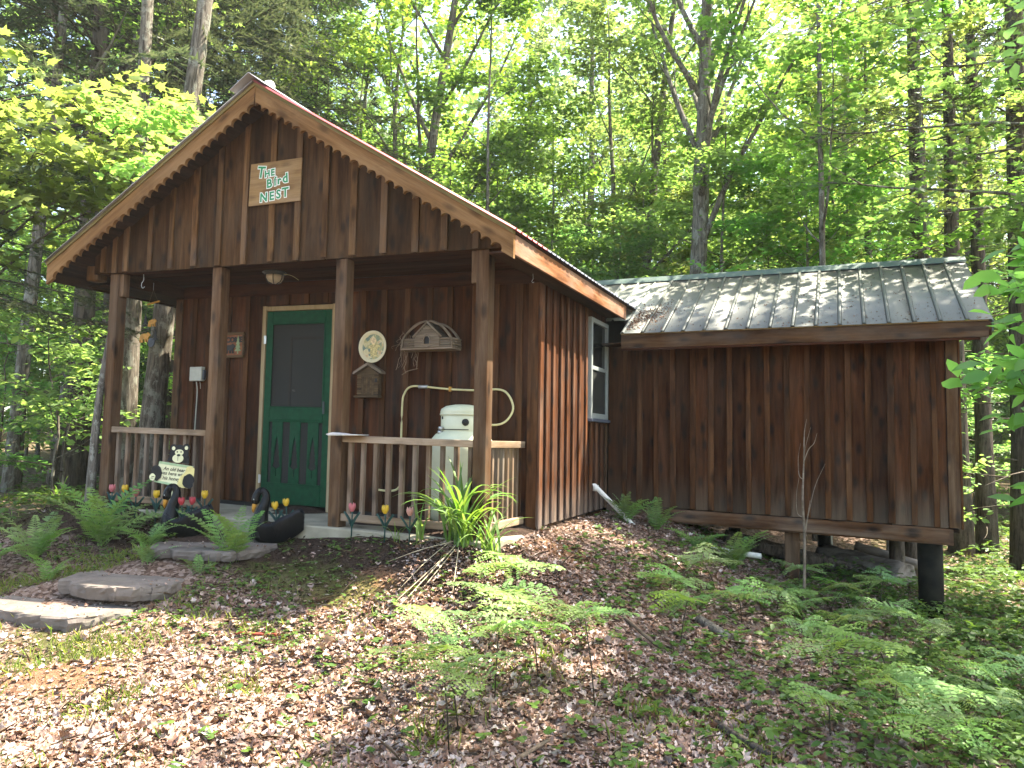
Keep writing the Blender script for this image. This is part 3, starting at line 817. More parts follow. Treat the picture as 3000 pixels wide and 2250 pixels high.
# bargeboards: local x runs up the slope, scalloped lower edge
def barge(side):
    if side > 0: xa, za = EX, sag(EX, -OV, EZ)
    else: xa, za = ELX, sag(ELX, -OV, ELZ)
    xb, zb = AX, sag(AX, -OV, AZ)
    ln = math.hypot(xb-xa, zb-za)
    a0 = math.atan2(zb-za, (xb-xa)*(-side))   # slope angle
    c = math.cos(a0)
    h = BH*c+0.03
    st = 0.034
    n = 29
    p = ln/n
    # profile in (s,t): s along slope from eave to apex, t perpendicular (down negative), plumb cuts at both ends
    tn = math.tan(a0)
    low = []
    for i in range(n):
        cc = (i+0.5)*p
        for q in np.linspace(0, math.pi, 9):
            low.append((cc-p*0.49*math.cos(q), -h+p*0.42*math.sin(q)))
    # mitre at the apex: plumb line through the apex -> s = ln + t*tan(a0)... (t negative moves down the slope for the plumb cut)
    low2 = [(s, t) for s, t in low if s < ln + t*tn - 0.004 and s > t*tn + 0.004]
    poly = [(0 - st*tn, -st)] + [(-h*tn, -h)] + low2 + [(ln-h*tn, -h+0.02)] + [(ln-st*tn, -st)]
    def build(name, pl, y0, y1, mat):
        bm = bmesh.new()
        bm_prism_y(bm, [(-side*s, t) if side > 0 else (s, t) for s, t in pl], y0, y1)
        bm.normal_update()
        bmesh.ops.triangulate(bm, faces=[f for f in bm.faces if len(f.verts) > 4])
        o = bm_obj(name, bm, mat, cabin)
        o.location = (xa, -OV, za)
        o.rotation_euler = (0, a0 if side > 0 else -a0, 0)
        return o
    build('bargeboard', poly, 0.0, 0.034, M_BARGE)
    build('edge_strip', [(0-0.0, -0.0), (-st*tn, -st+0.001), (ln-st*tn, -st+0.001), (ln, 0)], -0.012, 0.036, M_STRIP)
barge(1); barge(-1)

# roof sheathing seen from under the overhang, fascia, soffit
rs = part('roof_sheathing', cabin)
for side in (1, -1):
    sx, ez = (SR, EX) if side > 0 else (SL, ELX)
    n = 17
    for i in range(n):
        s0, s1 = i/n, (i+1)/n
        xa, xb = AX+(ez-AX)*s0, AX+(ez-AX)*s1
        xa += side*0.003; xb -= side*0.003
        za, zb = roof_z(xa)-0.05, roof_z(xb)-0.05
        pl = [(xa, za), (xb, zb), (xb, zb-0.024), (xa, za-0.024)]
        prism_y('sheathing_board', pl, -OV+0.036, 0.12 if i < n-3 else 3.4, M_SOFFIT, rs, True)
box('fascia_board', EX-0.026, EX, -OV+0.036, 3.09, EZ-BH, EZ-0.036, M_FASCY, cabin, 0.003, True)
box('drip_strip', EX-0.020, EX+0.010, -OV+0.036, 3.12, EZ-0.035, EZ-0.008, M_SOFFIT, cabin, 0.003, True)
box('fascia_board', ELX, ELX+0.026, -OV+0.036, 6.2, ELZ-BH, ELZ-0.036, M_SOFFIT, cabin, 0.003, True)
box('soffit_board', 0.03, EX-0.027, -OV+0.036, 3.05, EZ-BH+0.02, EZ-BH+0.036, M_SOFFIT, cabin, 0.002, True)
box('soffit_board', ELX+0.027, -W_-0.022, 0.14, 6.2, ELZ-BH+0.02, ELZ-BH+0.036, M_SOFFIT, cabin, 0.002, True)

def ribbed(name, stations, lo, hi, axis, mat, parent, rib=0.02, pitch=0.115, base=0.02, phase=0.0, thick=0.004, sagged=False, wr=0.018):
    """metal sheet: ribs run from lo (eave point) to hi (ridge point); stations = (from, to) along the other axis"""
    a, b = stations
    prof = [(a, 0.0)]
    k = math.ceil((a-phase)/pitch)
    while phase+k*pitch < b-0.0001:
        c = phase+k*pitch
        for dx, dz in ((-wr, 0), (-wr*0.5, rib), (wr*0.5, rib), (wr, 0)):
            if a < c+dx < b: prof.append((c+dx, dz))
        k += 1
    prof.append((b, 0.0))
    V, Fq = [], []
    n = len(prof)
    for t in (0, 1):
        for (p_, h) in (lo, hi):
            for s, dz in prof:
                z = h+base+dz-(thick if t else 0)
                co = (p_, s, z) if axis == 'y' else (s, p_, z)
                V.append((co[0], co[1], sag(co[0], co[1], z) if sagged else z))
    for i in range(n-1):
        Fq.append((i, i+1, n+i+1, n+i)); Fq.append((2*n+i, 3*n+i, 3*n+i+1, 2*n+i+1))
        Fq.append((i, 2*n+i, 2*n+i+1, i+1)); Fq.append((n+i, n+i+1, 3*n+i+1, 3*n+i))
    Fq.append((0, n, 3*n, 2*n)); Fq.append((n-1, 3*n-1, 4*n-1, 2*n-1))
    return mesh_obj(name, np_mesh(name, V, Fq, mat), parent)
mr = part('main_roof', cabin)
yb = [-OV-0.045, 0.36, 1.27, 2.18, 3.09, 4.0, 4.91, 5.82, 6.4]
for i, (a, b) in enumerate(zip(yb[:-1], yb[1:])):
    m = M_ROOFRED if i == 0 else M_ROOFBLUE
    e = EX+0.028
    ribbed('roof_panel', (a+0.001, b-0.001), (e, roof_z(e)-0.006+0.001*(i % 2)), (AX, AZ-0.006+0.001*(i % 2)), 'y', m, mr, 0.016, 0.115, 0.006, sagged=True)
    e = ELX-0.028
    ribbed('roof_panel', (a+0.001, b-0.001), (e, roof_z(e)-0.006), (AX, AZ-0.006), 'y', M_CAPGREY if i == 0 else M_ROOFBLUE, mr, 0.016, 0.115, 0.006, sagged=True)
prism_y('ridge_cap', [(AX-0.21, AZ-0.21*SL+0.036), (AX, AZ+0.052), (AX+0.16, AZ-0.16*SR+0.038), (AX+0.16, AZ-0.16*SR+0.034), (AX, AZ+0.047), (AX-0.21, AZ-0.21*SL+0.031)], -OV-0.10, 6.42, M_CAPGREY, mr, True)
vp = lathe('roof_vent', [(0.001, -0.5), (0.045, -0.5), (0.045, 0.0), (0.062, 0.006), (0.064, 0.025), (0.055, 0.035), (0.058, 0.085), (0.045, 0.112), (0.001, 0.12)], M_CAPGREY, mr, 18, (AX-0.30, 0.20, sag(AX, 0, 4.12)))
# back gable closing panel
prism_y('back_gable', [(ELX+0.2, 2.3), (EX-0.2, 2.3), (AX, AZ-0.1)], 5.96, 6.0, M_GABLE, cabin, True)

# the addition on posts
AWX, AY, AEX, AEZ, ARY, ARZ, AEY = 3.686, L, 3.93, 1.975, 4.591, 2.955, 2.82
ab = [0.238, 0.412, 0.611, 0.806, 1.028, 1.229, 1.433, 1.638, 1.835, 2.043, 2.24, 2.442, 2.649, 2.843, 3.047, 3.255, 3.457]
def add_zb(x): return 0.018 - (x-0.2)*0.0245
bb_wall_x('addition_wall', ab, 0.035, 3.56, 0.0, 1.90, L, M_ADDW, M_BATTEN, 0.058, sagged=False, zb=add_zb)
at_ = part('addition_trim', cabin)
box('corner_board', 3.562, 3.668, L-0.024, L-0.002, -0.06, 1.90, M_POST, at_, 0.003)
box('corner_board', 3.670, 3.690, L-0.026, L+0.09, -0.07, 1.90, M_BATTEN, at_, 0.003)
def slanted_x(name, x0, x1, z0a, z1a, z0b, z1b, y0, y1, mat, parent):
    return prism_y(name, [(x0, z0a), (x1, z0b), (x1, z1b), (x0, z1a)], y0, y1, mat, parent)
slanted_x('skirt_board', 0.03, 3.56, -0.115, 0.012, -0.215, -0.068, L-0.034, L+0.004, M_SKIRT, at_)
slanted_x('rim_joist', 0.03, 3.60, -0.14, -0.005, -0.235, -0.075, L+0.008, L+0.06, M_SKIRT, at_)
slanted_x('floor_underside', -0.02, 3.66, -0.03, 0.0, -0.115, -0.08, L+0.062, 6.0, M_SOFFIT, at_)
for jx in np.arange(0.4, 3.6, 0.4):
    box('floor_joist', jx, jx+0.04, L+0.064, 5.95, -0.16-jx*0.022, -0.045-jx*0.022, M_SOFFIT, at_, 0.003)
box('inner_wall', 0.03, 3.66, L+0.03, L+0.08, 0.0, 1.92, M_DARK, at_, 0)
prism_y('end_wall', [(0, 0)]*0 or [(3.62, -0.07), (3.668, -0.07), (3.668, 1.9), (3.62, 1.9)], L+0.082, 6.0, M_ADDW, at_)
bm = bmesh.new()
vs = [bm.verts.new(c) for c in ((3.66, L+0.03, 1.9), (3.66, 6.0, 1.9), (3.66, ARY, ARZ-0.08), (3.63, L+0.03, 1.9), (3.63, 6.0, 1.9), (3.63, ARY, ARZ-0.08))]
for f in ((0, 1, 2), (3, 5, 4), (0, 3, 4, 1), (1, 4, 5, 2), (2, 5, 3, 0)): bm.faces.new([vs[i] for i in f])
bm_obj('end_gable', bm, M_ADDW, at_)
box('back_wall', 0.0, 3.66, 5.95, 6.0, -0.08, 1.9, M_ADDW, at_, 0)
box('addition_fascia', 0.275, AEX-0.03, AEY, AEY+0.028, AEZ-0.165, AEZ-0.012, M_FASCX, at_, 0.003)
box('addition_fascia_batten', 0.275, AEX-0.10, AEY+0.004, AEY+0.024, AEZ-0.19, AEZ-0.167, M_TRIMX, at_, 0.002)
box('drip_edge', 0.275, AEX-0.028, AEY-0.008, AEY+0.02, AEZ-0.010, AEZ+0.004, M_TAN, at_, 0.001)
box('addition_soffit', 0.03, AEX-0.035, AEY+0.03, L-0.03, AEZ-0.11, AEZ-0.095, M_SOFFIT, at_, 0.002)
box('rake_board', AEX-0.03, AEX-0.004, AEY+0.0, AEY+0.03, AEZ-0.15, AEZ-0.012, M_FASCX, at_, 0.003)
ar = part('addition_roof', cabin)
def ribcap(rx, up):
    # green raised rib, its colour darkened for the shaded side, proud of the sheet
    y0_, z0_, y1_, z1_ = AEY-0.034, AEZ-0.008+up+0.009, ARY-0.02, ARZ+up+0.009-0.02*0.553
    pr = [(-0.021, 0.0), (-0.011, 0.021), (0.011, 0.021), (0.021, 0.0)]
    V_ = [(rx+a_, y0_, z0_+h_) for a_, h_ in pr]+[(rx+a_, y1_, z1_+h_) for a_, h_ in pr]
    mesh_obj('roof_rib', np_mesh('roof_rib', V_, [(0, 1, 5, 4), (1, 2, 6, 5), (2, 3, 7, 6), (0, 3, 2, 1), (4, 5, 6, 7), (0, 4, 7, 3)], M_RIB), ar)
xb_ = [-1.3, 0.27, 0.52, 1.43, 2.34, 3.25, AEX]
for i, (a, b) in enumerate(zip(xb_[:-1], xb_[1:])):
    m = M_ROOFPALE if i < 2 else M_ROOFADD
    up = 0.0015*(i % 2)
    ribbed('roof_panel', (a+0.0005, b-0.0005), (AEY-0.03, AEZ-0.008+up) if i else (3.19, AEZ-0.008+(3.19-AEY+0.03)*0.5457), (ARY, ARZ+up), 'x', m, ar, 0.018, 0.228, 0.008, phase=0.30)
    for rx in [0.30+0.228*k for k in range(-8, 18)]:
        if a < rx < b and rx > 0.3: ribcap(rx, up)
    ribbed('roof_panel', (a+0.0005, b-0.0005), (6.35, AEZ-0.008+up), (ARY, ARZ+up), 'x', M_ROOFADD, ar, 0.018, 0.228, 0.008, phase=0.30)
bm = bmesh.new()
asl = (ARZ-AEZ)/(ARY-AEY)
for x0, x1 in ((-1.2, AEX+0.015),):
    pl = [(ARY-0.14, ARZ-0.14*asl+0.028), (ARY, ARZ+0.045), (ARY+0.14, ARZ-0.14*asl+0.028), (ARY+0.14, ARZ-0.14*asl+0.024), (ARY, ARZ+0.040), (ARY-0.14, ARZ-0.14*asl+0.024)]
    a = [bm.verts.new((x0, y_, z_)) for y_, z_ in pl]; b = [bm.verts.new((x1, y_, z_)) for y_, z_ in pl]
    bm.faces.new(a); bm.faces.new(b[::-1])
    for i in range(6): bm.faces.new((a[i], b[i], b[(i+1) % 6], a[(i+1) % 6]))
bm_obj('ridge_cap', bm, M_CAPGREEN, ar)
# rake trim on the right end of the addition roof
bm = bmesh.new()
pl = [(AEY-0.03, AEZ-0.012), (ARY, ARZ-0.004), (ARY, ARZ-0.11), (AEY-0.0, AEZ-0.11)]
a = [bm.verts.new((AEX-0.003, y_, z_)) for y_, z_ in pl]; b = [bm.verts.new((AEX+0.012, y_, z_)) for y_, z_ in pl]
bm.faces.new(a); bm.faces.new(b[::-1])
for i in range(4): bm.faces.new((a[i], b[i], b[(i+1) % 4], a[(i+1) % 4]))
bm_obj('rake_trim', bm, M_CAPGREEN, ar)
# piers under the addition
def pier(x, y, r, ztop, mat, square=False):
    z0 = gz(x, y)-0.15
    if square: return box('pier', x-r, x+r, y-r, y+r, z0, ztop, mat, cabin, 0.006)
    P = np.array([(x, y, z0), (x+0.003, y, (z0+ztop)/2), (x, y, ztop)])
    return tube('pier', P, [r*1.03, r, r], mat, cabin, 20)
pier(3.40, 3.32, 0.117, -0.232, M_CREOSOTE)
pier(2.07, 3.33, 0.074, -0.20, M_POST, True)
pier(3.16, 4.55, 0.085, -0.19, M_BARKDARK)
pier(3.42, 5.75, 0.10, -0.19, M_BARKDARK)
pier(2.35, 5.2, 0.08, -0.16, M_CREOSOTE)
pier(1.2, 5.4, 0.08, -0.14, M_CREOSOTE)

# ------------------------------------------------------------------ flat cut-outs and small things on and around the porch
def ell(cx, cz, rx, rz, n=20, wob=0.0, seed=0):
    rr = np.random.default_rng(seed)
    return [(cx+rx*math.cos(t)*(1+wob*rr.normal()), cz+rz*math.sin(t)*(1+wob*rr.normal())) for t in np.linspace(0, 2*math.pi, n, endpoint=False)]
def flat(name, polys, y0, y1, mat, parent):
    bm = bmesh.new()
    for i, pl in enumerate(polys):
        bm_prism_y(bm, pl, y0-0.0006*i, y1-0.0006*i)
    bm.normal_update()
    bmesh.ops.triangulate(bm, faces=[f for f in bm.faces if len(f.verts) > 4])
    return bm_obj(name, bm, mat, parent)

# gable sign: boards painted with two rows of hand lettering
SX0, SX1, SZ0, SZ1 = -2.616, -2.009, 2.876, 3.287
sign = thing('gable_sign', 'plywood sign with green hand lettering reading THE Bird NEST high on the gable', 'sign', (SX0, -0.052, sag(SX0, 0, SZ0)))
sign.rotation_euler = (0, math.atan(-SH)*1.0, 0)
sw_, sh_ = SX1-SX0, SZ1-SZ0
prism_y('sign_board', [(0, 0), (sw_, 0.004), (sw_-0.004, sh_), (0.004, sh_-0.003)], -0.012, 0.0, M_PLY, sign)
def letter(ch, u, v, size, rot, squeeze=1.0, sh=0.0):
    for nm, mat, off, y in (('letter_outline', M_WHITE, 0.0105, -0.0135), ('letter', M_SIGNGREEN, 0.0035, -0.0155)):
        me = text_mesh(ch, size, 0.002, mat, sh, off)
        o = mesh_obj(nm, me, sign, (u*sw_, y, (1-v)*sh_))
        o.rotation_euler = (math.pi/2, -rot, 0)
        o.scale = (squeeze, 1, 1)
for ch, u, v, s, r, q in (('T', .225, .24, .150, -.12, 1.0), ('H', .345, .285, .088, .10, 1.0), ('E', .450, .27, .088, .06, 1.0), ('.', .515, .33, .10, 0, 1.0),
                       ('B', .395, .525, .115, .08, 1.0), ('i', .505, .50, .105, .1, 1.0), ('r', .585, .475, .105, .1, 1.05), ('d', .70, .44, .125, .12, 1.0),
                       ('N', .30, .84, .118, .02, 1.0), ('E', .455, .825, .112, .05, 1.0), ('S', .585, .80, .115, .06, 1.0), ('T', .715, .775, .125, .06, 1.0)):
    letter(ch, u, v, s, r, q)

# porch light on the ceiling
lx, ly = -2.71, 0.46
lz = sag(lx, 0, ZG+0.03)
lamp = thing('porch_light', 'unlit jelly jar porch lamp with dark cage under the porch ceiling', 'lamp', (lx, ly, lz))
lamp.scale = (.82, .82, .82)
lathe('lamp_base', [(0.001, 0.0), (0.145, 0.0), (0.150, -0.018), (0.118, -0.04), (0.001, -0.042)], M_LAMPBODY, lamp, 8, smooth=False)
lathe('lamp_glass', [(0.001, -0.043), (0.108, -0.044), (0.105, -0.085), (0.080, -0.125), (0.04, -0.14), (0.001, -0.142)], M_LAMPGLASS, lamp, 20)
for k in range(6):
    a = k*math.pi/3
    tube('cage_bar', [(0.114*math.cos(a), 0.114*math.sin(a), -0.04), (0.112*math.cos(a), 0.112*math.sin(a), -0.085), (0.085*math.cos(a), 0.085*math.sin(a), -0.13), (0.035*math.cos(a), 0.035*math.sin(a), -0.148)], 0.006, M_LAMPBODY, lamp, 5)
tube('lamp_wire', [(0.12, 0.02, -0.03), (0.22, 0.05, -0.05), (0.29, 0.1, -0.10)], 0.003, M_HOSE, lamp, 5, 12)

# electrical box
eb = thing('meter_box', 'small grey electrical box on the porch wall with a loose wire', 'electrical box', (-4.10, D-0.028, sag(-4.1, 0, 1.35)))
box('box_body', -0.10, 0.075, -0.06, 0.0, -0.085, 0.075, M_GREYBOX, eb, 0.006)
box('side_plug', 0.077, 0.10, -0.045, -0.01, -0.07, 0.04, M_LAMPBODY, eb, 0.004)
tube('wire', [(-0.02, -0.03, -0.085), (-0.01, -0.02, -0.2), (-0.02, -0.015, -0.45), (-0.03, -0.012, -0.75)], 0.006, M_GREYBOX, eb, 6, 16)
tube('wire', [(0.03, -0.03, -0.085), (0.05, -0.04, -0.12), (0.035, -0.02, -0.17)], 0.003, M_GREYBOX, eb, 5, 10)

# welcome plaque
wp = thing('welcome_plaque', 'carved square WELCOME plaque with pine tree and bear, half behind a post', 'plaque', (-3.87, D-0.030, sag(-3.7, 0, 1.525)))
pw_, ph_ = 0.405, 0.285
box('plaque_panel', 0.02, pw_-0.02, -0.012, 0.0, 0.02, ph_-0.02, plain('rust_panel_paint', (0.20, 0.075, 0.032), 0.7, nz=0.3), wp, 0.002)
for a in ((0, pw_, 0, 0.03), (0, pw_, ph_-0.03, ph_)):
    box('plaque_frame', a[0], a[1], -0.03, 0.0, a[2], a[3], M_CARVED, wp, 0.006)
for a in ((0, 0.025), (pw_-0.025, pw_)):
    box('plaque_frame', a[0], a[1], -0.028, 0.0, 0.031, ph_-0.031, M_CARVED, wp, 0.006)
me = text_mesh('WELCOME', 0.082, 0.008, M_INK, 0, 0.004)
o = mesh_obj('lettering', me, wp, (pw_*0.43, -0.016, ph_*0.70)); o.rotation_euler = (math.pi/2, 0, 0)
flat('pine_emblem', [[(pw_-0.085+s*w0, z) for s, w0, z in ((1, .045, .075), (1, .015, .11), (1, .035, .115), (1, .012, .15), (1, .026, .155), (1, .008, .19), (1, .016, .195), (1, .0005, .245), (-1, .0005, .245), (-1, .016, .195), (-1, .008, .19), (-1, .026, .155), (-1, .012, .15), (-1, .035, .115), (-1, .015, .11), (-1, .045, .075))], [(pw_-0.09, .045), (pw_-0.08, .045), (pw_-0.08, .074), (pw_-0.09, .074)]], -0.022, -0.013, plain('sage_paint', (0.20, 0.26, 0.13), 0.7), wp)
BEARSIL = [(-.50, -.05), (-.46, .12), (-.36, .25), (-.15, .30), (.08, .29), (.20, .33), (.27, .40), (.32, .34), (.40, .30), (.50, .18), (.50, .12), (.40, .09), (.34, .02), (.32, -.12), (.36, -.30), (.40, -.34), (.24, -.34), (.20, -.14), (.10, -.10), (.12, -.33), (-.02, -.33), (-.04, -.10), (-.18, -.10), (-.20, -.30), (-.16, -.34), (-.34, -.34), (-.36, -.14), (-.42, -.12), (-.40, -.33), (-.54, -.33), (-.52, -.15)]
flat('bear_emblem', [[(0.205+x*0.15, 0.10+z*0.15) for x, z in BEARSIL]], -0.022, -0.013, M_INK, wp)

# decorative plate
def plate_mat():
    b = NB('plate_picture')
    oc = b.coord('Object')
    v = b.node('ShaderNodeTexVoronoi', feature='F1'); v.inputs['Scale'].default_value = 26
    b.put(v.inputs['Vector'], oc)
    n = b.noise(oc, 16, 5, 0.7)
    sep = b.node('ShaderNodeSeparateColor'); b.l.new(v.outputs['Color'], sep.inputs[0])
    c = b.ramp(b.math('ADD', b.math('MULTIPLY', sep.outputs[0], 0.45), b.math('MULTIPLY', n, 0.6)), [(0.30, (0.10, 0.14, 0.10)), (0.45, (0.24, 0.26, 0.12)), (0.55, (0.40, 0.32, 0.12)), (0.68, (0.50, 0.43, 0.24)), (0.8, (0.42, 0.22, 0.08))])
    b.principled(c, 0.3)
    return b.m
pl_ = thing('wall_plate', 'round collector plate with cream rim and painted picture on the porch wall', 'plate', (-1.795, D-0.03, sag(-1.8, 0, 1.628)))
pl_.rotation_euler = (math.pi/2, 0, 0)
lathe('plate_rim', [(0.128, 0.014), (0.140, 0.022), (0.162, 0.034), (0.166, 0.030), (0.15, 0.010), (0.11, 0.0), (0.001, 0.0)], plain('cream_glaze', (0.55, 0.48, 0.29), 0.3, nz=0.05), pl_, 40)
lathe('plate_picture', [(0.001, 0.012), (0.10, 0.012), (0.1285, 0.0145)], plate_mat(), pl_, 40)
def flat_z(name, pts, z, mat, parent):
    bm = bmesh.new(); f = bm.faces.new([bm.verts.new((x, y_, z)) for x, y_ in pts])
    return bm_obj(name, bm, mat, parent)
flat_z('painted_figure', [(-.03, -.10), (.045, -.10), (.05, -.02), (.085, .0), (.08, .02), (.03, .025), (.0, .03), (-.045, .015), (-.07, -.005), (-.035, -.02)], 0.0142, plain('ochre_print', (0.46, 0.36, 0.13), 0.35, nz=0.5, scale=60), pl_)
flat_z('painted_head', ell(0.0, 0.062, 0.034, 0.036, 16), 0.0146, plain('warm_print', (0.55, 0.40, 0.20), 0.35, nz=0.4, scale=50), pl_)

# small carved cabin plaque below the plate
ch = thing('carved_cabin_plaque', 'small carved wooden cabin with thatch roof hung below the round plate', 'ornament', (-1.815, D-0.03, sag(-1.8, 0, 1.130)))
box('cabin_front', -0.125, 0.125, -0.06, 0.0, 0.0, 0.215, M_CARVED, ch, 0.004)
prism_y('cabin_gable', [(-0.125, 0.2155), (0.125, 0.2155), (0.0, 0.295)], -0.058, 0.0, M_CARVED, ch)
for k in range(9):
    z0 = 0.012+k*0.0225
    box('log_strip', -0.127, -0.075, -0.068, -0.061, z0, z0+0.018, M_CARVED, ch, 0.003)
    box('log_strip', 0.075, 0.127, -0.068, -0.061, z0, z0+0.018, M_CARVED, ch, 0.003)
for k in range(6):
    box('door_plank', -0.072+k*0.0242, -0.0505+k*0.0242, -0.066, -0.061, 0.004, 0.185, M_CARVED, ch, 0.002)
box('tiny_window', 0.085, 0.115, -0.073, -0.0685, 0.13, 0.17, M_DARK, ch, 0.001)
for s in (-1, 1):
    prism_y('thatch_slab', [(s*0.0, 0.305), (s*0.165, 0.215), (s*0.172, 0.225), (s*0.16, 0.245), (s*0.0, 0.335)], -0.085, 0.0, M_TWIG, ch)
box('base_ledge', -0.16, 0.13, -0.075, 0.0, -0.022, -0.001, M_CARVED, ch, 0.003)

# twig bird house with hoops
tw = thing('twig_birdhouse', 'grey twig birdhouse basket with arched hoops and trailing roots on porch wall', 'birdhouse', (-1.07, D-0.03, sag(-1.07, 0, 1.575)))
box('floor_slab', -0.30, 0.27, -0.19, 0.0, 0.0, 0.016, M_TWIG, tw, 0.003)
for k in range(4):
    z = 0.028+k*0.024
    tube('twig_log', [(-0.29, -0.175, z), (-0.02, -0.178+random.uniform(-.003, .003), z+random.uniform(-.003, .003)), (0.26, -0.175, z)], 0.012, M_TWIG, tw, 7)
    tube('twig_log', [(0.258, -0.17, z), (0.262, 0.0, z)], 0.011, M_TWIG, tw, 7)
    tube('twig_log', [(-0.288, -0.17, z), (-0.288, 0.0, z)], 0.011, M_TWIG, tw, 7)
for k in range(12):
    z = 0.028+k*0.0175
    hw = 0.135 if z < 0.125 else 0.135*(0.245-z)/(0.12)
    if hw < 0.012: break
    hole = 0.055 < z < 0.125
    if hole:
        for s in (-1, 1):
            tube('front_twig', [(s*0.032, -0.196, z), (s*hw, -0.196, z)], 0.0092, M_TWIG, tw, 6)
    else:
        tube('front_twig', [(-hw, -0.196, z), (hw, -0.196, z)], 0.0092, M_TWIG, tw, 6)
box('dark_hole_panel', -0.030, 0.030, -0.192, -0.188, 0.05, 0.13, M_DARK, tw, 0)  # dark panel; the shade inside the opening is put into its colour
tube('hole_arch', [(-0.034, -0.206, 0.05), (-0.034, -0.206, 0.10), (0.0, -0.206, 0.140), (0.034, -0.206, 0.10), (0.034, -0.206, 0.05)], 0.006, M_TWIG, tw, 6, 16)
for s in (-1, 1):
    tube('roof_twig', [(s*0.0, -0.205, 0.262), (s*0.155, -0.205, 0.118)], 0.010, M_TWIG, tw, 7)
    bm = bmesh.new(); bm_prism_y(bm, [(0, 0.262), (s*0.15, 0.122), (s*0.15, 0.112), (0, 0.250)], -0.187, -0.002)
    bm_obj('bark_roof', bm, M_BARKDARK, tw)
    tube('cross_twig', [(s*0.10, -0.199, 0.045), (s*0.01, -0.203, 0.02)], 0.005, M_TWIG, tw, 5)
for yy in (-0.185, -0.01):
    tube('hoop', [(-0.295, yy, 0.01), (-0.265, yy, 0.12), (-0.13, yy, 0.235), (0.0, yy, 0.275), (0.13, yy, 0.235), (0.245, yy, 0.12), (0.265, yy, 0.01)], 0.009, M_TWIG, tw, 7, 36)
    tube('hoop', [(-0.285, yy-0.008, 0.02), (-0.25, yy-0.01, 0.135), (-0.12, yy-0.01, 0.25), (0.01, yy-0.01, 0.268), (0.14, yy-0.008, 0.222), (0.25, yy-0.008, 0.10), (0.27, yy, 0.02)], 0.006, M_TWIG, tw, 6, 36)
rr = np.random.default_rng(12)
P_ = []
for k in range(26):
    x0 = rr.uniform(-0.33, -0.15); z0 = rr.uniform(0.05, 0.19); y0 = rr.uniform(-0.21, -0.05)
    ln = rr.uniform(0.05, 0.34)
    pts = [(x0, y0, z0)]
    for q in range(6):
        pts.append((pts[-1][0]+rr.normal(-0.006, 0.014), pts[-1][1]+rr.normal(0, 0.012), pts[-1][2]-ln/6*rr.uniform(0.3, 1.5)))
    P_.append((smooth_path(pts, 14), np.full(len(smooth_path(pts, 14)), rr.uniform(0.0012, 0.003))))
V, Fq = closed_tubes(P_, 4)
tag(mesh_obj('trailing_roots', np_mesh('trailing_roots', V, Fq, M_TWINE), tw), kind='stuff')
tube('wall_twig', [(-0.38, -0.01, -0.225), (-0.30, -0.03, -0.19), (-0.20, -0.01, -0.165)], [0.004, 0.005, 0.003], M_TWINE, tw, 5, 8)

# propane tank and its hose
tx, ty = -0.565, 0.50
tz = sag(tx, ty, -0.085)
tk = thing('propane_tank', 'white upright propane tank standing behind the right porch railing', 'gas tank', (tx, ty, tz))
TH = 0.745-tz-0.01
lathe('tank_body', [(0.001, 0.05), (0.18, 0.05), (0.26, 0.10), (0.288, 0.17), (0.292, 0.70), (0.289, 0.75), (0.272, 0.81), (0.235, 0.855), (0.17, 0.89), (0.001, 0.91)], M_TANK, tk, 44)
lathe('foot_ring', [(0.19, 0.0), (0.215, 0.0), (0.215, 0.075), (0.19, 0.075), (0.19, 0.0)], M_TANK, tk, 32)
lathe('collar', [(0.186, 0.86), (0.190, 0.87), (0.190, 1.045), (0.182, 1.05), (0.182, 0.87)], M_TANK, tk, 36)
lathe('lid', [(0.194, 1.03), (0.197, 1.055), (0.19, 1.080), (0.145, 1.108), (0.07, 1.122), (0.001, 1.125)], M_TANK, tk, 36)
lathe('lid_lip', [(0.1945, 1.022), (0.2010, 1.025), (0.2010, 1.038), (0.195, 1.040)], M_TANK, tk, 36)
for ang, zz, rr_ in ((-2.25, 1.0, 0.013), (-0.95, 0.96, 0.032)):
    box_ = lathe('dark_hole_disc', [(0.001, 0.0), (rr_, 0.0), (rr_, 0.006), (0.001, 0.006)], M_DARK, tk, 14, (0.188*math.cos(ang), 0.188*math.sin(ang), zz))  # solid disc, coloured dark for the shade inside a hole
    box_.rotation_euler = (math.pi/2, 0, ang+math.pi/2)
for ang, zz in ((-2.15, 0.905), (-2.2, 0.87)):
    o = lathe('lid_bolt', [(0.001, -0.01), (0.016, -0.01), (0.016, 0.03), (0.001, 0.03)], M_STEEL, tk, 10, (0.205*math.cos(ang), 0.205*math.sin(ang), zz))
    o.rotation_euler = (math.pi/2, 0, ang+math.pi/2)
tube('collar_seam', [(0.192*math.cos(a), 0.192*math.sin(a), 0.895) for a in np.linspace(-2.1, -0.8, 14)], 0.004, M_DARK, tk, 5)
hs_ = [(-1.731, .194), (-1.547, .187), (-1.448, .224), (-1.426, .345), (-1.432, .654), (-1.431, 1.053), (-1.408, 1.158), (-1.35, 1.219), (-1.231, 1.229), (-.94, 1.205), (-.629, 1.195), (-.383, 1.205), (-.274, 1.154), (-.21, 1.04), (-.234, .942), (-.304, .878), (-.42, .865), (-.50, .87)]
hz_ = [D-0.05]*12+[D-0.08, D-0.11, D-0.14, D-0.18, D-0.26, D-0.36]
hose = thing('gas_hose', 'pale yellow gas hose looped along the wall down to the propane tank', 'hose', (-1.0, D-0.03, sag(-1, 0, 1.2)))
o = tube('hose_line', [(x+1.0, yy-(D-0.03), sag(x, 0, z)-sag(-1, 0, 1.2)) for (x, z), yy in zip(hs_, hz_)], 0.0105, M_HOSE, hose, 9, 110)
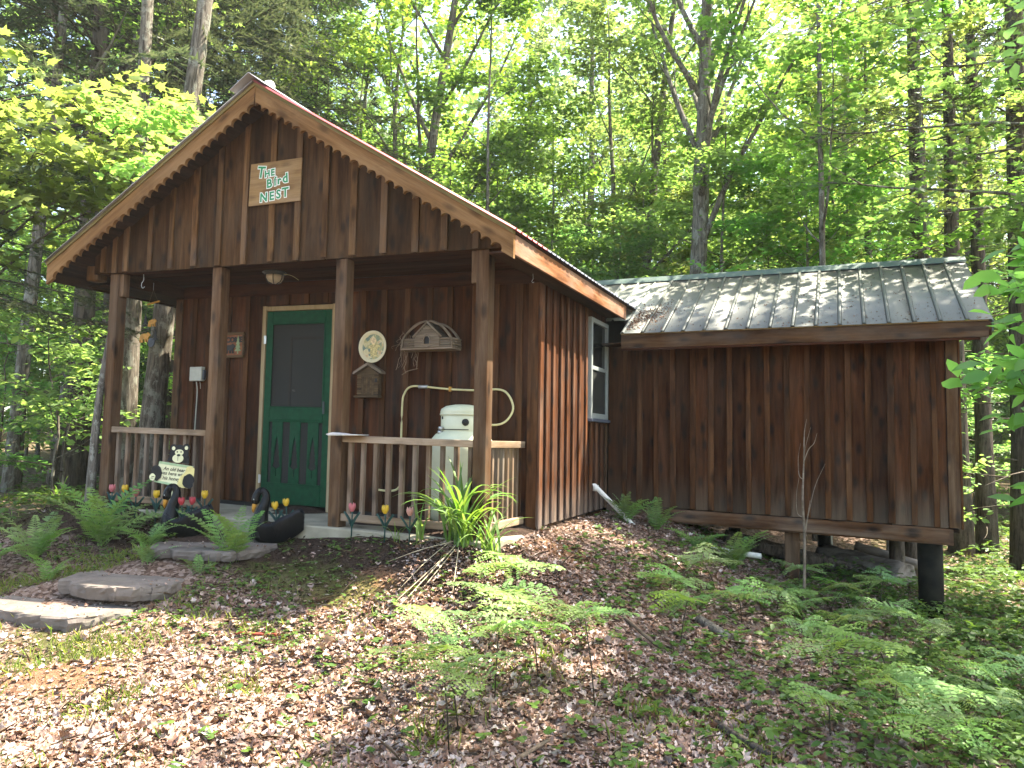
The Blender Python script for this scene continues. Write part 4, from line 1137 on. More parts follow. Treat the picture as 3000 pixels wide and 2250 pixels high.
for x, z in ((-1.431, 0.60), (-0.90, 1.203)):
    box('hose_clip', x+1.0-0.012, x+1.0+0.012, -0.036, 0.0, sag(x, 0, z)-sag(-1, 0, 1.2)-0.024, sag(x, 0, z)-sag(-1, 0, 1.2)+0.024, M_ORANGEWOOD, hose, 0.004)
o = lathe('hose_joint', [(0.001, -0.05), (0.017, -0.05), (0.017, 0.05), (0.001, 0.05)], M_STEEL, hose, 10, (-1.20+1.0, -0.02, sag(-1.2, 0, 1.224)-sag(-1, 0, 1.2)))
o.rotation_euler = (0, math.pi/2, 0)

# magazine lying on the rail
mg = thing('magazine', 'folded glossy magazine lying on the right porch rail beside the post', 'magazine', (-1.47, 0.0, sag(-1.47, 0, 0.728)), 0.12)
prism_y('cover', [(-0.11, 0.0), (0.02, 0.002), (0.20, 0.001), (0.20, 0.006), (0.02, 0.010), (-0.05, 0.022), (-0.11, 0.006)], -0.14, 0.07, M_PAPER, mg)
prism_y('pages', [(-0.10, -0.006), (0.19, -0.003), (0.19, 0.0), (-0.10, -0.002)], -0.13, 0.06, M_WHITE, mg)

# hanging mobile of wooden bears and pines
mb = thing('bear_mobile', 'hanging mobile of orange wooden bears and dark pines at left porch end', 'mobile', (-4.36, 0.45, 2.34))
tube('string', [(0, 0, 0.06), (0, 0, -0.02)], 0.0018, M_STEEL, mb, 5)
tube('string', [(0, 0, -0.02), (-0.06, 0, -0.17)], 0.0015, M_TWINE, mb, 4)
tube('string', [(0, 0, -0.02), (0.08, 0, -0.155)], 0.0015, M_TWINE, mb, 4)
tube('hanger_stick', [(-0.075, 0, -0.178), (0.10, 0, -0.148)], 0.010, M_ORANGEWOOD, mb, 7)
PINESIL = [(-.05, -.5), (.05, -.5), (.05, -.38), (.30, -.38), (.12, -.12), (.22, -.12), (.08, .14), (.15, .14), (0, .5), (-.15, .14), (-.08, .14), (-.22, -.12), (-.12, -.12), (-.30, -.38), (-.05, -.38)]
for nm, sil, px_, pz_, s, m in (('pine_cutout', PINESIL, -0.09, -0.345, 0.13, M_INK), ('bear_cutout', BEARSIL, 0.015, -0.385, 0.12, M_ORANGEWOOD), ('pine_cutout', PINESIL, 0.085, -0.30, 0.14, M_BARKDARK),
                                ('bear_cutout', BEARSIL, -0.085, -0.545, 0.155, M_ORANGEWOOD), ('pine_cutout', PINESIL, 0.065, -0.525, 0.13, M_INK), ('round_cutout', ell(0, 0, .42, .42), 0.01, -0.60, 0.12, M_LAMPBODY)):
    flat(nm, [[(px_+x*s, pz_+z*s) for x, z in sil]], -0.006, 0.002, m, mb)
for a, b in (((-0.09, -0.28), (-0.07, -0.18)), ((0.015, -0.34), (0.01, -0.17)), ((0.085, -0.23), (0.085, -0.155)), ((-0.085, -0.50), (-0.09, -0.41)), ((0.065, -0.46), (0.08, -0.37)), ((0.01, -0.55), (0.015, -0.43))):
    tube('string', [(a[0], -0.002, a[1]), (b[0], -0.002, b[1])], 0.0013, M_TWINE, mb, 4)
hk = thing('ceiling_hook', 'thin wire hook hanging from the header left of the second post', 'hook', (-4.12, 0.10, sag(-4.12, 0, ZG+0.0)))
tube('hook_wire', [(0, 0, 0.0), (0.004, 0, -0.06), (-0.02, 0, -0.09), (-0.022, 0, -0.125), (0.0, 0, -0.145), (0.022, 0, -0.13)], 0.0035, M_STEEL, hk, 6, 24)
hk2 = thing('ceiling_hook', 'thin wire hook under the soffit right of the last porch post', 'hook', (0.12, 0.45, sag(0.1, 0, ZG-0.16)))
tube('hook_wire', [(0, 0, 0.03), (0.002, 0, -0.015), (-0.009, 0, -0.035), (0.0, 0, -0.05), (0.011, 0, -0.042)], 0.002, M_STEEL, hk2, 6, 20)

# wooden tulips
def bloom_mesh(mat, h=0.066, r=0.0225):
    seg, rows = 24, 9
    V = []
    for i in range(rows):
        t = i/(rows-1)
        rr = r*(0.25+0.95*math.sin(min(1.0, t*1.25+0.12)*math.pi*0.62))*(1.0 if t < 0.75 else 1.0-(t-0.75)*0.5)
        for j in range(seg):
            a = j*2*math.pi/seg
            lob = abs(math.sin(a*3))
            z = h*t - (h*0.30*(1-lob)*(max(0, t-0.45)/0.55)**1.5)
            V.append((rr*(1-0.10*(1-lob))*math.cos(a), rr*(1-0.10*(1-lob))*math.sin(a), z))
    F = []
    for i in range(rows-1):
        for j in range(seg):
            F.append((i*seg+j, i*seg+(j+1) % seg, (i+1)*seg+(j+1) % seg, (i+1)*seg+j))
    # inner cup
    b = len(V)
    for j in range(seg):
        a = j*2*math.pi/seg; V.append((r*0.5*math.cos(a), r*0.5*math.sin(a), h*0.45))
    for j in range(seg):
        F.append(((rows-1)*seg+j, (rows-1)*seg+(j+1) % seg, b+(j+1) % seg, b+j))
    V.append((0, 0, h*0.4))
    me = bpy.data.meshes.new('bloom')
    me.from_pydata(V, [], F+[(b+j, b+(j+1) % seg, b+seg) for j in range(seg)])
    me.materials.append(mat)
    for p in me.polygons: p.use_smooth = True
    return me
def tulip_leaf_mesh(s):
    V, F = [], []
    n = 8
    for i in range(n+1):
        t = i/n
        x = s*(0.004+0.062*t**1.3); z = 0.105*t
        wv = 0.020*math.sin(math.pi*min(1, t*0.92+0.06))**0.8*(1-t*0.3)
        if i == n: wv = 0.001
        V += [(x-s*0.006, -wv, z), (x, 0, z-0.004), (x-s*0.006, wv, z), (x+s*0.006, 0, z-0.008)]
    for i in range(n):
        a, b = i*4, (i+1)*4
        for p, q in ((0, 1), (1, 2), (2, 3), (3, 0)):
            F.append((a+p, a+q, b+q, b+p))
    F += [(0, 1, 2, 3), (n*4, n*4+3, n*4+2, n*4+1)]
    me = bpy.data.meshes.new('leaf'); me.from_pydata(V, [], F); me.materials.append(M_TULIPLEAF)
    return me
BLOOM = {k: bloom_mesh(m) for k, m in (('pink', M_TULIPPINK), ('peach', M_TULIPPEACH), ('red', M_TULIPRED), ('yellow', M_TULIPYEL))}
LEAFM = {s: tulip_leaf_mesh(s) for s in (-1, 1)}
def tulip(kind, x, y, zb, h, label, s=1.0, rz=0.3, lean=(0, 0), group='painted wooden tulips along the porch'):
    t = thing('wooden_tulip', label, 'wooden tulip', (x, y, zb), rz, group)
    t.rotation_euler = (lean[0], lean[1], rz)
    t.scale = (s, s, s)
    tube('stem', [(0, 0, -0.16), (0.002, 0, h*0.5/s), (0, 0, (h-0.058*s)/s)], 0.0055, M_TULIPLEAF, t, 6)
    mesh_obj('bloom', BLOOM[kind], t, (0, 0, (h-0.062*s)/s))
    for q in (-1, 1): mesh_obj('leaf', LEAFM[q], t, (0, 0, 0.0))
    return t
for kind, x, y, ztop, lab in (('pink', -3.931, -.30, 0.245, 'pink wooden tulip, leftmost below the left porch railing'), ('yellow', -3.785, -.28, 0.245, 'yellow wooden tulip next to the leftmost pink tulip below left railing'),
                              ('pink', -3.594, -.32, 0.215, 'pink wooden tulip behind the big fern, left of the bear sign'), ('yellow', -3.31, -.34, 0.215, 'yellow wooden tulip just left of the left swan head'),
                              ('yellow', -2.841, -.22, 0.225, 'yellow wooden tulip behind the tail of the left swan'),
                              ('pink', -1.288, -.12, 0.175, 'salmon pink wooden tulip at the foot of the third porch post'), ('yellow', -.957, -.12, 0.172, 'yellow wooden tulip below the right railing between two pink ones'),
                              ('peach', -.719, -.12, 0.167, 'faded peach wooden tulip close to the daylily clump')):
    zg = ztop-0.19
    tulip(kind, x, y, zg, ztop-zg, lab, 1.15, random.uniform(-0.2, 0.6))

# swan planters
def swan(x, y, z, rz, label, s=1.0):
    t = thing('swan_planter', label, 'planter', (x, y, z), rz)
    t.scale = (s, s, s)
    nu, nv = 44, 34
    V = []
    for i in range(nu+1):
        f = i/nu
        u = -0.215+0.45*f
        hw = 0.118*max(0.0, math.sin(math.pi*min(1, (f*0.93+0.045)))**0.62)*(1.0 if f < 0.6 else 1-0.55*((f-0.6)/0.4)**1.6)
        zb = 0.012+0.10*max(0, (0.16-f)/0.16)**2+0.115*max(0, (f-0.55)/0.45)**1.7
        zt = (0.235-0.05*math.sin(math.pi*min(1, max(0, (f-0.08)/0.5)))+0.105*max(0, (f-0.5)/0.5)**1.4)
        if f > 0.93: zt -= (f-0.93)*0.9
        if f < 0.12: zt = 0.235-0.09*(1-f/0.12)**2
        for j in range(nv+1):
            a = math.pi*j/nv           # left rim -> bottom -> right rim
            cy = math.cos(a)
            yy = hw*np.sign(cy)*abs(cy)**0.55
            zz = zt-(zt-zb)*math.sin(a)**0.75
            # feather ridges on the flanks of the rear half
            h = (zz-zb)/(zt-zb+1e-6)
            if f > 0.30 and 0.15 < h:
                ph = (f*1.35-(1-h)*0.28)*44
                amp = 0.010*min(1, (f-0.30)/0.15)*min(1, (h-0.15)/0.25)
                yy += np.sign(cy)*amp*(abs((ph/math.pi) % 1.0)*1.4-0.5)
            if j in (0, nv) and f > 0.12 : yy *= 0.96
            V.append((u, yy, zz))
    # inner wall
    F = []
    w_ = nv+1
    for i in range(nu):
        for j in range(nv):
            F.append((i*w_+j, (i+1)*w_+j, (i+1)*w_+j+1, i*w_+j+1))
    body = mesh_obj('swan_body', np_mesh('swan_body', V, F, M_BLACK, True), t)
    md = body.modifiers.new('solid', 'SOLIDIFY'); md.thickness = 0.009; md.offset = -1
    P = smooth_path([(-0.165, 0, 0.05), (-0.158, 0, 0.16), (-0.140, 0, 0.27), (-0.112, 0, 0.365), (-0.108, 0, 0.425), (-0.130, 0, 0.462), (-0.165, 0, 0.462), (-0.192, 0, 0.42), (-0.199, 0, 0.372), (-0.199, 0, 0.345)], 60)
    R = np.interp(np.linspace(0, 1, len(P)), [0, .12, .25, .4, .52, .64, .76, .86, .95, 1], [.092, .080, .052, .037, .032, .031, .033, .038, .030, .018])
    V2, F2 = closed_tubes([(P, R)], 18)
    mesh_obj('swan_neck', np_mesh('swan_neck', V2, F2, M_BLACK, True), t)
    Pb = np.array([(-0.200, 0, 0.368), (-0.208, 0, 0.335), (-0.214, 0, 0.30), (-0.213, 0, 0.272)]); Rb = np.array([0.020, 0.021, 0.016, 0.005])
    Vb, Fb = closed_tubes([(Pb, Rb)], 12)
    Vb[:, 1] *= 1.25
    mesh_obj('beak', np_mesh('beak', Vb, Fb, M_BEAK, True), t)
    for s_ in (-1, 1):
        lathe('eye', [(0.001, -0.005), (0.0055, 0.0), (0.001, 0.005)], M_WHITE, t, 8, (-0.205, s_*0.033, 0.392))
    bm = bmesh.new()
    pts = [( -0.06+0.22*math.cos(a)*0.72+0.08, 0.088*math.sin(a)*0.95) for a in np.linspace(0, 2*math.pi, 26, endpoint=False)]
    c = bm.verts.new((0.02, 0, 0.205))
    rg = [bm.verts.new((px, py, 0.182+0.05*max(0, px))) for px, py in pts]
    for k in range(26): bm.faces.new((c, rg[k], rg[(k+1) % 26]))
    bm_obj('potting_soil', bm, M_SOILPOT, t, True)
    return t
s1 = swan(-2.90, -0.36, -0.205, 0.36, 'black swan planter with red tulips beside the bear sign', 1.0)
s2 = swan(-2.03, -0.18, -0.215, 0.42, 'black swan planter with two yellow tulips in front of the green door', 1.0)
def at_swan(s, u, v, z):
    return s.matrix_world @ Vector((u, v, z)) if False else Matrix.Translation(s.location) @ Matrix.Rotation(s.rotation_euler.z, 4, 'Z') @ Vector((u, v, z))
for sw_o, u, v, kind, h, lean, lab in ((s1, -0.035, -0.02, 'red', 0.19, (0.1, -0.05), 'red wooden tulip in the left swan planter, nearest its neck'), (s1, 0.02, 0.03, 'red', 0.19, (0, 0.06), 'red wooden tulip in the left swan planter, nearer its tail'),
                                (s2, 0.0, -0.01, 'yellow', 0.19, (0.08, -0.12), 'yellow wooden tulip in the right swan planter, nearest its neck'), (s2, 0.075, 0.03, 'yellow', 0.215, (0, -0.08), 'yellow wooden tulip in the right swan planter, nearer its tail')):
    p = at_swan(sw_o, u, v, 0.185)
    tulip(kind, p.x, p.y, p.z, h, lab, 1.1, random.uniform(-0.2, 0.5), lean, 'painted wooden tulips in the swan planters')

# standing bear sign
bx_, by_ = -3.29, -0.17
bs = thing('bear_sign', 'wooden black bear cut-out holding a cream sign about an old bear and his honey', 'sign', (bx_, by_, 0.655-830*0.00076), 0.55)
K = 0.00076
def Q(pts): return [((x-320)*K, (900-y)*K+0.0) for x, y in pts]
def QE(cx, cy, rx, ry, n=22, wob=0.0, seed=0): return Q(ell(cx, cy, rx, ry, n, wob, seed))
flat('stake', [Q([(285, 560), (325, 560), (325, 1060), (285, 1060)])], 0.004, 0.022, M_CREAM, bs)
flat('bear_body', [Q([(262, 235), (300, 200), (460, 200), (498, 240), (500, 330), (235, 290)])], -0.004, 0.010, M_BLACKMATT, bs)
flat('bear_head', [QE(378, 200, 112, 112, 26, 0.02, 3)], -0.014, -0.0045, M_BLACKMATT, bs)
for ex, ey in ((312, 128), (464, 122)):
    flat('ear', [QE(ex, ey, 43, 46, 18, 0.02)], -0.0105, -0.001, M_BLACKMATT, bs)
    flat('inner_ear', [QE(ex+2, ey+6, 20, 24, 14)], -0.0165, -0.0145, M_CREAM, bs)
flat('brow_patch', [QE(383, 185, 52, 38, 18)], -0.0165, -0.0145, M_CREAM, bs)
flat('muzzle', [QE(372, 260, 66, 54, 20)], -0.0225, -0.0170, M_CREAM, bs)
flat('nose', [QE(380, 219, 21, 15, 12)], -0.0260, -0.0230, M_INK, bs)
for ex in (360, 405): flat('eye', [QE(ex, 178, 8, 11, 10)], -0.0195, -0.0170, M_INK, bs)
flat('mouth_line', [Q([(370, 235), (375, 235), (374, 290), (370, 290)])], -0.0245, -0.0228, M_INK, bs)
flat('sign_board', [Q([(160, 296), (560, 356), (500, 632), (104, 552)])], -0.030, -0.0145, M_CREAM, bs)
flat('board_edge', [Q([(160, 296), (560, 356), (552, 384), (152, 324)])], -0.033, -0.0305, M_PALEGREEN, bs)
flat('board_edge', [Q([(110, 526), (392, 586), (386, 612), (104, 552)])], -0.033, -0.0305, M_PALEGREEN, bs)
flat('honey_edge', [Q([(492, 362), (540, 352), (582, 385), (578, 470), (560, 560), (530, 632), (440, 622), (380, 596), (398, 520), (430, 470), (470, 430)])], -0.0365, -0.0335, M_HONEY, bs)
flat('paw', [QE(130, 440, 66, 96, 18, 0.05, 5)], -0.046, -0.0345, M_BLACKMATT, bs)
flat('paw', [QE(516, 540, 68, 92, 18, 0.06, 6)], -0.046, -0.0375, M_BLACKMATT, bs)
flat('bee', [QE(90, 492, 34, 44, 14, 0.08, 2)], -0.052, -0.0470, M_CREAM, bs)
flat('bee_stripe', [QE(98, 486, 20, 5, 8), QE(86, 505, 18, 4, 8)], -0.0535, -0.0522, M_INK, bs)
for txt, px_, py_ in (('An old bear', 338, 398), ('lives here with', 318, 452), ('his honey', 306, 512)):
    me = text_mesh(txt, 0.047, 0.0012, M_INK, 0.22, 0.0008)
    o = mesh_obj('lettering', me, bs, ((px_-320)*K, -0.0312, (900-py_)*K)); o.rotation_euler = (math.pi/2, 0.11, 0); o.scale = (0.86, 1, 1)

# stepping stones
def stone(label, pts, ztop, th, seed):
    rr = np.random.default_rng(seed)
    cx = sum(p[0] for p in pts)/len(pts); cy = sum(p[1] for p in pts)/len(pts)
    pq = np.array([(x-cx, y-cy, 0) for x, y in pts+pts[:1]])
    P = np.vstack([pq[i]+(pq[i+1]-pq[i])*q for i in range(len(pts)) for q in np.linspace(0, 1, 9)[:-1]])
    P[:, :2] += rr.normal(0, 0.011, (len(P), 2))
    n = len(P)
    rings = [(0.97, -th*1.6), (1.0, -th), (1.004, -th*0.6), (0.998, -th*0.25), (0.988, -0.004), (0.95, 0.0), (0.75, 0.003), (0.45, 0.001)]
    V = []
    for s, z in rings:
        for k in range(n):
            V.append((P[k, 0]*s+rr.normal(0, 0.004), P[k, 1]*s+rr.normal(0, 0.004), z+rr.normal(0, 0.002)))
    F = []
    for i in range(len(rings)-1):
        for k in range(n): F.append((i*n+k, i*n+(k+1) % n, (i+1)*n+(k+1) % n, (i+1)*n+k))
    V.append((0, 0, 0.0))
    b = (len(rings)-1)*n
    me = bpy.data.meshes.new('stepping_stone'); me.from_pydata(V, [], F+[(b+k, b+(k+1) % n, len(V)-1) for k in range(n)])
    me.materials.append(M_STONE)
    o = mesh_obj('stepping_stone', me, None, (cx, cy, ztop))
    return tag(o, label, 'stepping stone', 'flat stone steps up to the porch')
stone('lowest flat stone step with a sunlit front edge at the left', [(-3.30, -1.98), (-2.75, -2.01), (-2.28, -1.94), (-2.10, -1.66), (-2.25, -1.36), (-3.2, -1.30), (-3.50, -1.60)], -0.535, 0.065, 1)
stone('middle flat stone step overhanging the lowest one', [(-2.95, -1.56), (-2.55, -1.64), (-2.20, -1.56), (-2.02, -1.38), (-2.18, -1.02), (-2.60, -.86), (-3.00, -.90), (-3.12, -1.25)], -0.385, 0.065, 2)
stone('topmost flat stone step below the swans at the porch edge', [(-2.70, -.98), (-2.28, -.93), (-1.95, -.84), (-1.90, -.50), (-2.0, -.12), (-2.55, -.10), (-2.98, -.14), (-2.95, -.62)], -0.20, 0.05, 3)

# pipes, logs, sticks
pv = thing('drain_pipe', 'white plastic pipe slanting down from the side wall to the ground', 'pipe', (0.06, 2.50, 0.26))
d_ = Vector((0.43, 0.15, -0.44))
V, Fq = tube_arrays([(np.array([(0, 0, 0), (0.012, 0.002, 0.004), tuple(d_)]), np.array([0.026, 0.026, 0.026])), (np.array([tuple(d_), (0.012, 0.002, 0.004), (0, 0, 0)]), np.array([0.021, 0.021, 0.021]))], 14, False)
mesh_obj('pipe_tube', np_mesh('pipe_tube', V, Fq, M_PVC, True), pv)
lathe('pipe_collar', [(0.027, -0.03), (0.033, -0.03), (0.033, 0.03), (0.027, 0.03), (0.027, -0.03)], M_PVC, pv, 14, tuple(d_*0.06)).rotation_mode = 'QUATERNION'
pv.children[-1].rotation_quaternion = d_.to_track_quat('Z', 'Y')
pv2 = thing('drain_pipe', 'white plastic pipe end lying under the addition below the skirt board', 'pipe', (1.26, 2.98, -0.41))
V, Fq = tube_arrays([(np.array([(0, 0, 0), (0.26, -0.015, -0.012), (0.52, -0.03, -0.03)]), np.full(3, 0.030)), (np.array([(0.52, -0.03, -0.03), (0.26, -0.015, -0.012), (0, 0, 0)]), np.full(3, 0.025))], 14, False)
mesh_obj('pipe_tube', np_mesh('pipe_tube', V, Fq, M_PVC, True), pv2)
lathe('pipe_collar', [(0.031, -0.03), (0.036, -0.03), (0.036, 0.03), (0.031, 0.03), (0.031, -0.03)], M_PVC, pv2, 14, (0.12, -0.007, -0.006)).rotation_euler = (0, math.pi/2, 0)
def log(label, p0, p1, r0, r1, mat, cat='log', bumpy=0.08, name='fallen_log', seed=0, sides=16, hollow=False, group=None):
    rr = np.random.default_rng(seed)
    p0, p1 = np.array(p0, float), np.array(p1, float)
    n = 14
    t = np.linspace(0, 1, n)[:, None]
    P = (p1-p0)*t
    R = r0+(r1-r0)*t[:, 0]
    V, F = tube_arrays([(P, R)], sides, False)
    V = V.reshape(n, sides, 3)
    lump = 1+bumpy*rr.normal(size=(1, sides))+bumpy*0.4*rr.normal(size=(n, sides))
    V = P[:, None, :]+(V-P[:, None, :])*lump[..., None]
    V = V.reshape(-1, 3)
    Fl = F.tolist()
    Fl.append(list(range(sides))[::-1]); Fl.append([(n-1)*sides+k for k in range(sides)])
    me = bpy.data.meshes.new(name); me.from_pydata(V.tolist(), [], Fl); me.materials.append(mat)
    for p in me.polygons[:-2]: p.use_smooth = True
    o = mesh_obj(name, me, None, tuple(p0))
    return tag(o, label, cat, group)
log('big split weathered grey log lying beneath the addition near the far piers', (2.35, 4.75, -0.62), (3.22, 4.05, -0.72), 0.16, 0.17, M_LOGX, 'log', 0.12, seed=2)
log('thin dark round pole lying across the logs under the addition', (2.72, 5.0, -0.50), (3.42, 4.80, -0.66), 0.055, 0.058, M_LOGX, 'log', 0.03, seed=3)
log('long dark rotting beam sloping away in the shade under the addition', (1.3, 3.75, -0.34), (3.1, 4.3, -0.80), 0.08, 0.09, M_BARKDARK, 'log', 0.05, seed=4)
log('flat weathered plank under the big grey log', (2.72, 3.95, -0.84), (3.30, 3.78, -0.91), 0.045, 0.045, M_LOGX, 'plank', 0.05, 'old_plank', 5, 4)
log('short grey board end jutting beside the dark front pier', (3.0, 4.0, -0.86), (3.52, 3.90, -0.92), 0.03, 0.03, M_LOGX, 'plank', 0.05, 'old_plank', 6, 4)
for j, (lab, a, b, r, m) in enumerate((('red painted stake lying in the sunny leaf litter', (-1.20, -1.57, 0), (-0.92, -1.42, 0), 0.010, M_REDSTAKE),
        ('broken stick standing out of the leaves at bottom centre', (1.14, -2.24, 0), (1.22, -2.02, 0.03), 0.012, M_STICK),
        ('half buried dark branch among seedlings in the lower right', (1.90, -1.05, 0), (2.24, -1.36, 0), 0.028, M_BARKDARK),
        ('pale dead stick lying on the slope right of the ferns', (1.05, 0.05, 0), (1.42, -0.20, 0), 0.016, M_STICK),
        ('thin bent stick near the foot of the mossy mound', (0.10, -1.35, 0), (0.42, -1.20, 0), 0.008, M_STICK),
        ('short brown bark log half sunk in leaves on the right slope', (1.50, 0.70, -.02), (1.78, 0.52, -.02), 0.04, M_BARK))):
    log(lab, (a[0], a[1], gz(a[0], a[1])+r*0.8+a[2]), (b[0], b[1], gz(b[0], b[1])+r*0.8+b[2]), r, r*0.8, m, 'stick', 0.1, 'dead_stick', 20+j, 8)

# bare sapling in front of the addition
def sap_pts(L_): return [np.array(p) for p in L_]
bare = thing('bare_sapling', 'thin leafless sapling standing in front of the addition wall', 'sapling', (2.22, 2.45, gz(2.22, 2.45)))
z0 = gz(2.22, 2.45)
def bt(name, pts, r): return tube(name, [(x-2.22, y_-2.45, z_-z0) for x, y_, z_ in pts], r, M_TWIG, bare, 6, 24)
bt('trunk', [(2.22, 2.45, z0-0.05), (2.235, 2.46, -0.2), (2.22, 2.48, 0.2), (2.235, 2.5, 0.6), (2.24, 2.52, 0.85), (2.262, 2.55, 1.0)], [0.017, 0.014, 0.012, 0.008, 0.005, 0.002])
bt('twig', [(2.225, 2.48, 0.40), (2.19, 2.46, 0.45), (2.185, 2.45, 0.62), (2.21, 2.45, 0.76)], [0.005, 0.004, 0.003, 0.0015])
bt('twig', [(2.235, 2.5, 0.58), (2.28, 2.5, 0.70), (2.33, 2.5, 0.76), (2.36, 2.5, 0.86)], [0.006, 0.004, 0.003, 0.0015])
bt('twig', [(2.235, 2.5, 0.60), (2.25, 2.52, 0.72), (2.30, 2.54, 0.92)], [0.004, 0.003, 0.0015])
bt('twig', [(2.215, 2.46, 0.03), (2.17, 2.45, 0.08), (2.165, 2.45, 0.25), (2.19, 2.45, 0.42)], [0.005, 0.004, 0.003, 0.002])
bt('twig', [(2.23, 2.45, -0.12), (2.28, 2.47, 0.1), (2.34, 2.5, 0.35), (2.43, 2.55, 0.56)], [0.007, 0.005, 0.003, 0.0015])
bt('twig', [(2.225, 2.45, -0.35), (2.26, 2.46, 0.0), (2.29, 2.48, 0.2)], [0.006, 0.004, 0.002])
# dry stalks falling from the daylilies
ds_ = thing('dry_stalks', 'dry straw coloured stalks fallen from the daylily clump', 'dry stalks', (-0.33, -0.5, gz(-0.33, -0.5)))
for a, b in (((-.28, -.22, .02), (-.42, -.98, .02)), ((-.26, -.18, .04), (-.36, -.95, .01)), ((-.33, -.12, .03), (-.52, -.62, .0)), ((-.22, -.2, .05), (-.05, -.62, .02)), ((-.3, -.14, .04), (-.75, -.40, .03)), ((-.25, -.2, .03), (-.30, -.62, .02))):
    za, zb_ = gz(a[0], a[1])+a[2], gz(b[0], b[1])+b[2]+0.01
    z00 = gz(-0.33, -0.5)
    mid = ((a[0]+b[0])/2, (a[1]+b[1])/2)
    tube('stalk', [(a[0]+.33, a[1]+.5, za-z00), (mid[0]+.33, mid[1]+.5, max((za+zb_)/2, gz(*mid)+.03)-z00), (b[0]+.33, b[1]+.5, zb_-z00)], [0.004, 0.0035, 0.002], M_DRYSTALK, ds_, 5, 10)

# ------------------------------------------------------------------ trees
def tmpl_leaf(kind):
    if kind == 'lobed':        # three overlapping pointed lobes
        V = [(-.06, 0, 0), (.06, 0, 0), (-.30, .42, .03), (0, 1.0, -.05), (.30, .42, .03), (-.52, .62, -.03), (.52, .62, -.03), (-.34, .12, .02), (.34, .12, .02)]
        F = [(2, 4, 3), (0, 1, 4), (0, 4, 2), (0, 2, 5), (1, 6, 4)]
        F = [(2, 4, 3), (7, 8, 4), (7, 4, 2), (7, 2, 5), (8, 6, 4)]
    elif kind == 'maple':
        o = [(0, 0), (-.16, .10), (-.44, .06), (-.36, .26), (-.62, .50), (-.34, .50), (-.26, .72), (-.12, .66), (0, 1.05)]
        o = o + [(-x, y) for x, y in o[-2:0:-1]]
        V = [(x, y, -.10*abs(x)+.03*math.sin(7*y)) for x, y in o]+[(0, .42, .05)]
        n = len(o); F = [(i, (i+1) % n, n) for i in range(n)]
    elif kind == 'oval':
        V = [(0, 0, 0), (-.28, .35, .07), (-.22, .70, .05), (0, 1, -.05), (.22, .70, .05), (.28, .35, .07), (0, .5, 0)]
        F = [(0, 6, 1), (1, 6, 2), (2, 6, 3), (3, 6, 4), (4, 6, 5), (5, 6, 0)]
    elif kind == 'diamond':
        V = [(0, 0, 0), (-.30, .45, .06), (0, 1, -.05), (.30, .45, .06)]
        F = [(0, 2, 1), (0, 3, 2)]
    elif kind == 'needle':
        V = [(-.5, 0, 0), (.5, 0, 0), (0, 1, 0)]
        F = [(0, 1, 2)]
    elif kind == 'round':
        V = [(0, .42, .06)]+[(0.42*math.cos(a)*(1 if True else 1), .45+.5*math.sin(a), -.02*math.cos(2*a)) for a in np.linspace(-math.pi/2, 1.5*math.pi, 8, endpoint=False)]
        F = [(0, 1+i, 1+(i+1) % 8) for i in range(8)]
    elif kind == 'chip':       # small dry scrap, folded along the middle
        V = [(0, 0, 0), (-.38, .30, .16), (-.30, .75, .10), (.05, 1.0, -.04), (.34, .68, .18), (.36, .25, .08)]
        F = [(0, 3, 1), (1, 3, 2), (0, 5, 3), (5, 4, 3)]
    elif kind == 'curl':       # dry curled leaf
        o = [(0, 0), (-.22, .10), (-.55, .22), (-.34, .42), (-.58, .66), (-.24, .70), (0, 1.05), (.20, .72), (.50, .74), (.36, .46), (.56, .30), (.20, .08)]
        V = [(x*.8, y*.9, .55*abs(x)**1.3+.16*math.sin(6*y+x*4)) for x, y in o]+[(0, .42, -.05)]
        n = len(o); F = [(i, (i+1) % n, n) for i in range(n)]
    return np.array(V, float), np.array(F, int)

def place_leaves(C, Nrm, Tan, S, kind, squash=1.0):
    """C (n,3) base points, Nrm normals, Tan pointing direction, S sizes -> V, F"""
    tv, tf = tmpl_leaf(kind)
    Nrm = Nrm/(np.linalg.norm(Nrm, axis=1, keepdims=True)+1e-9)
    Tan = Tan-Nrm*np.sum(Tan*Nrm, 1, keepdims=True)
    Tan = Tan/(np.linalg.norm(Tan, axis=1, keepdims=True)+1e-9)
    X = np.cross(Tan, Nrm)
    V = C[:, None, :]+S[:, None, None]*(tv[None, :, 0:1]*squash*X[:, None, :]+tv[None, :, 1:2]*Tan[:, None, :]+tv[None, :, 2:3]*Nrm[:, None, :])
    F = tf[None]+(np.arange(len(C))*len(tv))[:, None, None]
    return V.reshape(-1, 3), F.reshape(-1, 3)

def arc(p, d, ln, n, lift, rng, wob=0.06):
    """a branch polyline from p along d, bending by lift (per metre, vertical)"""
    pts = [np.array(p, float)]
    d = np.array(d, float); d /= np.linalg.norm(d)
    for i in range(n):
        d = d+np.array([rng.normal(0, wob), rng.normal(0, wob), lift*ln/n+rng.normal(0, wob)])
        d /= np.linalg.norm(d)
        pts.append(pts[-1]+d*ln/n)
    return np.array(pts)

def along(P, t):
    f = t*(len(P)-1); i = min(int(f), len(P)-2)
    return P[i]+(P[i+1]-P[i])*(f-i), (P[i+1]-P[i])/np.linalg.norm(P[i+1]-P[i])

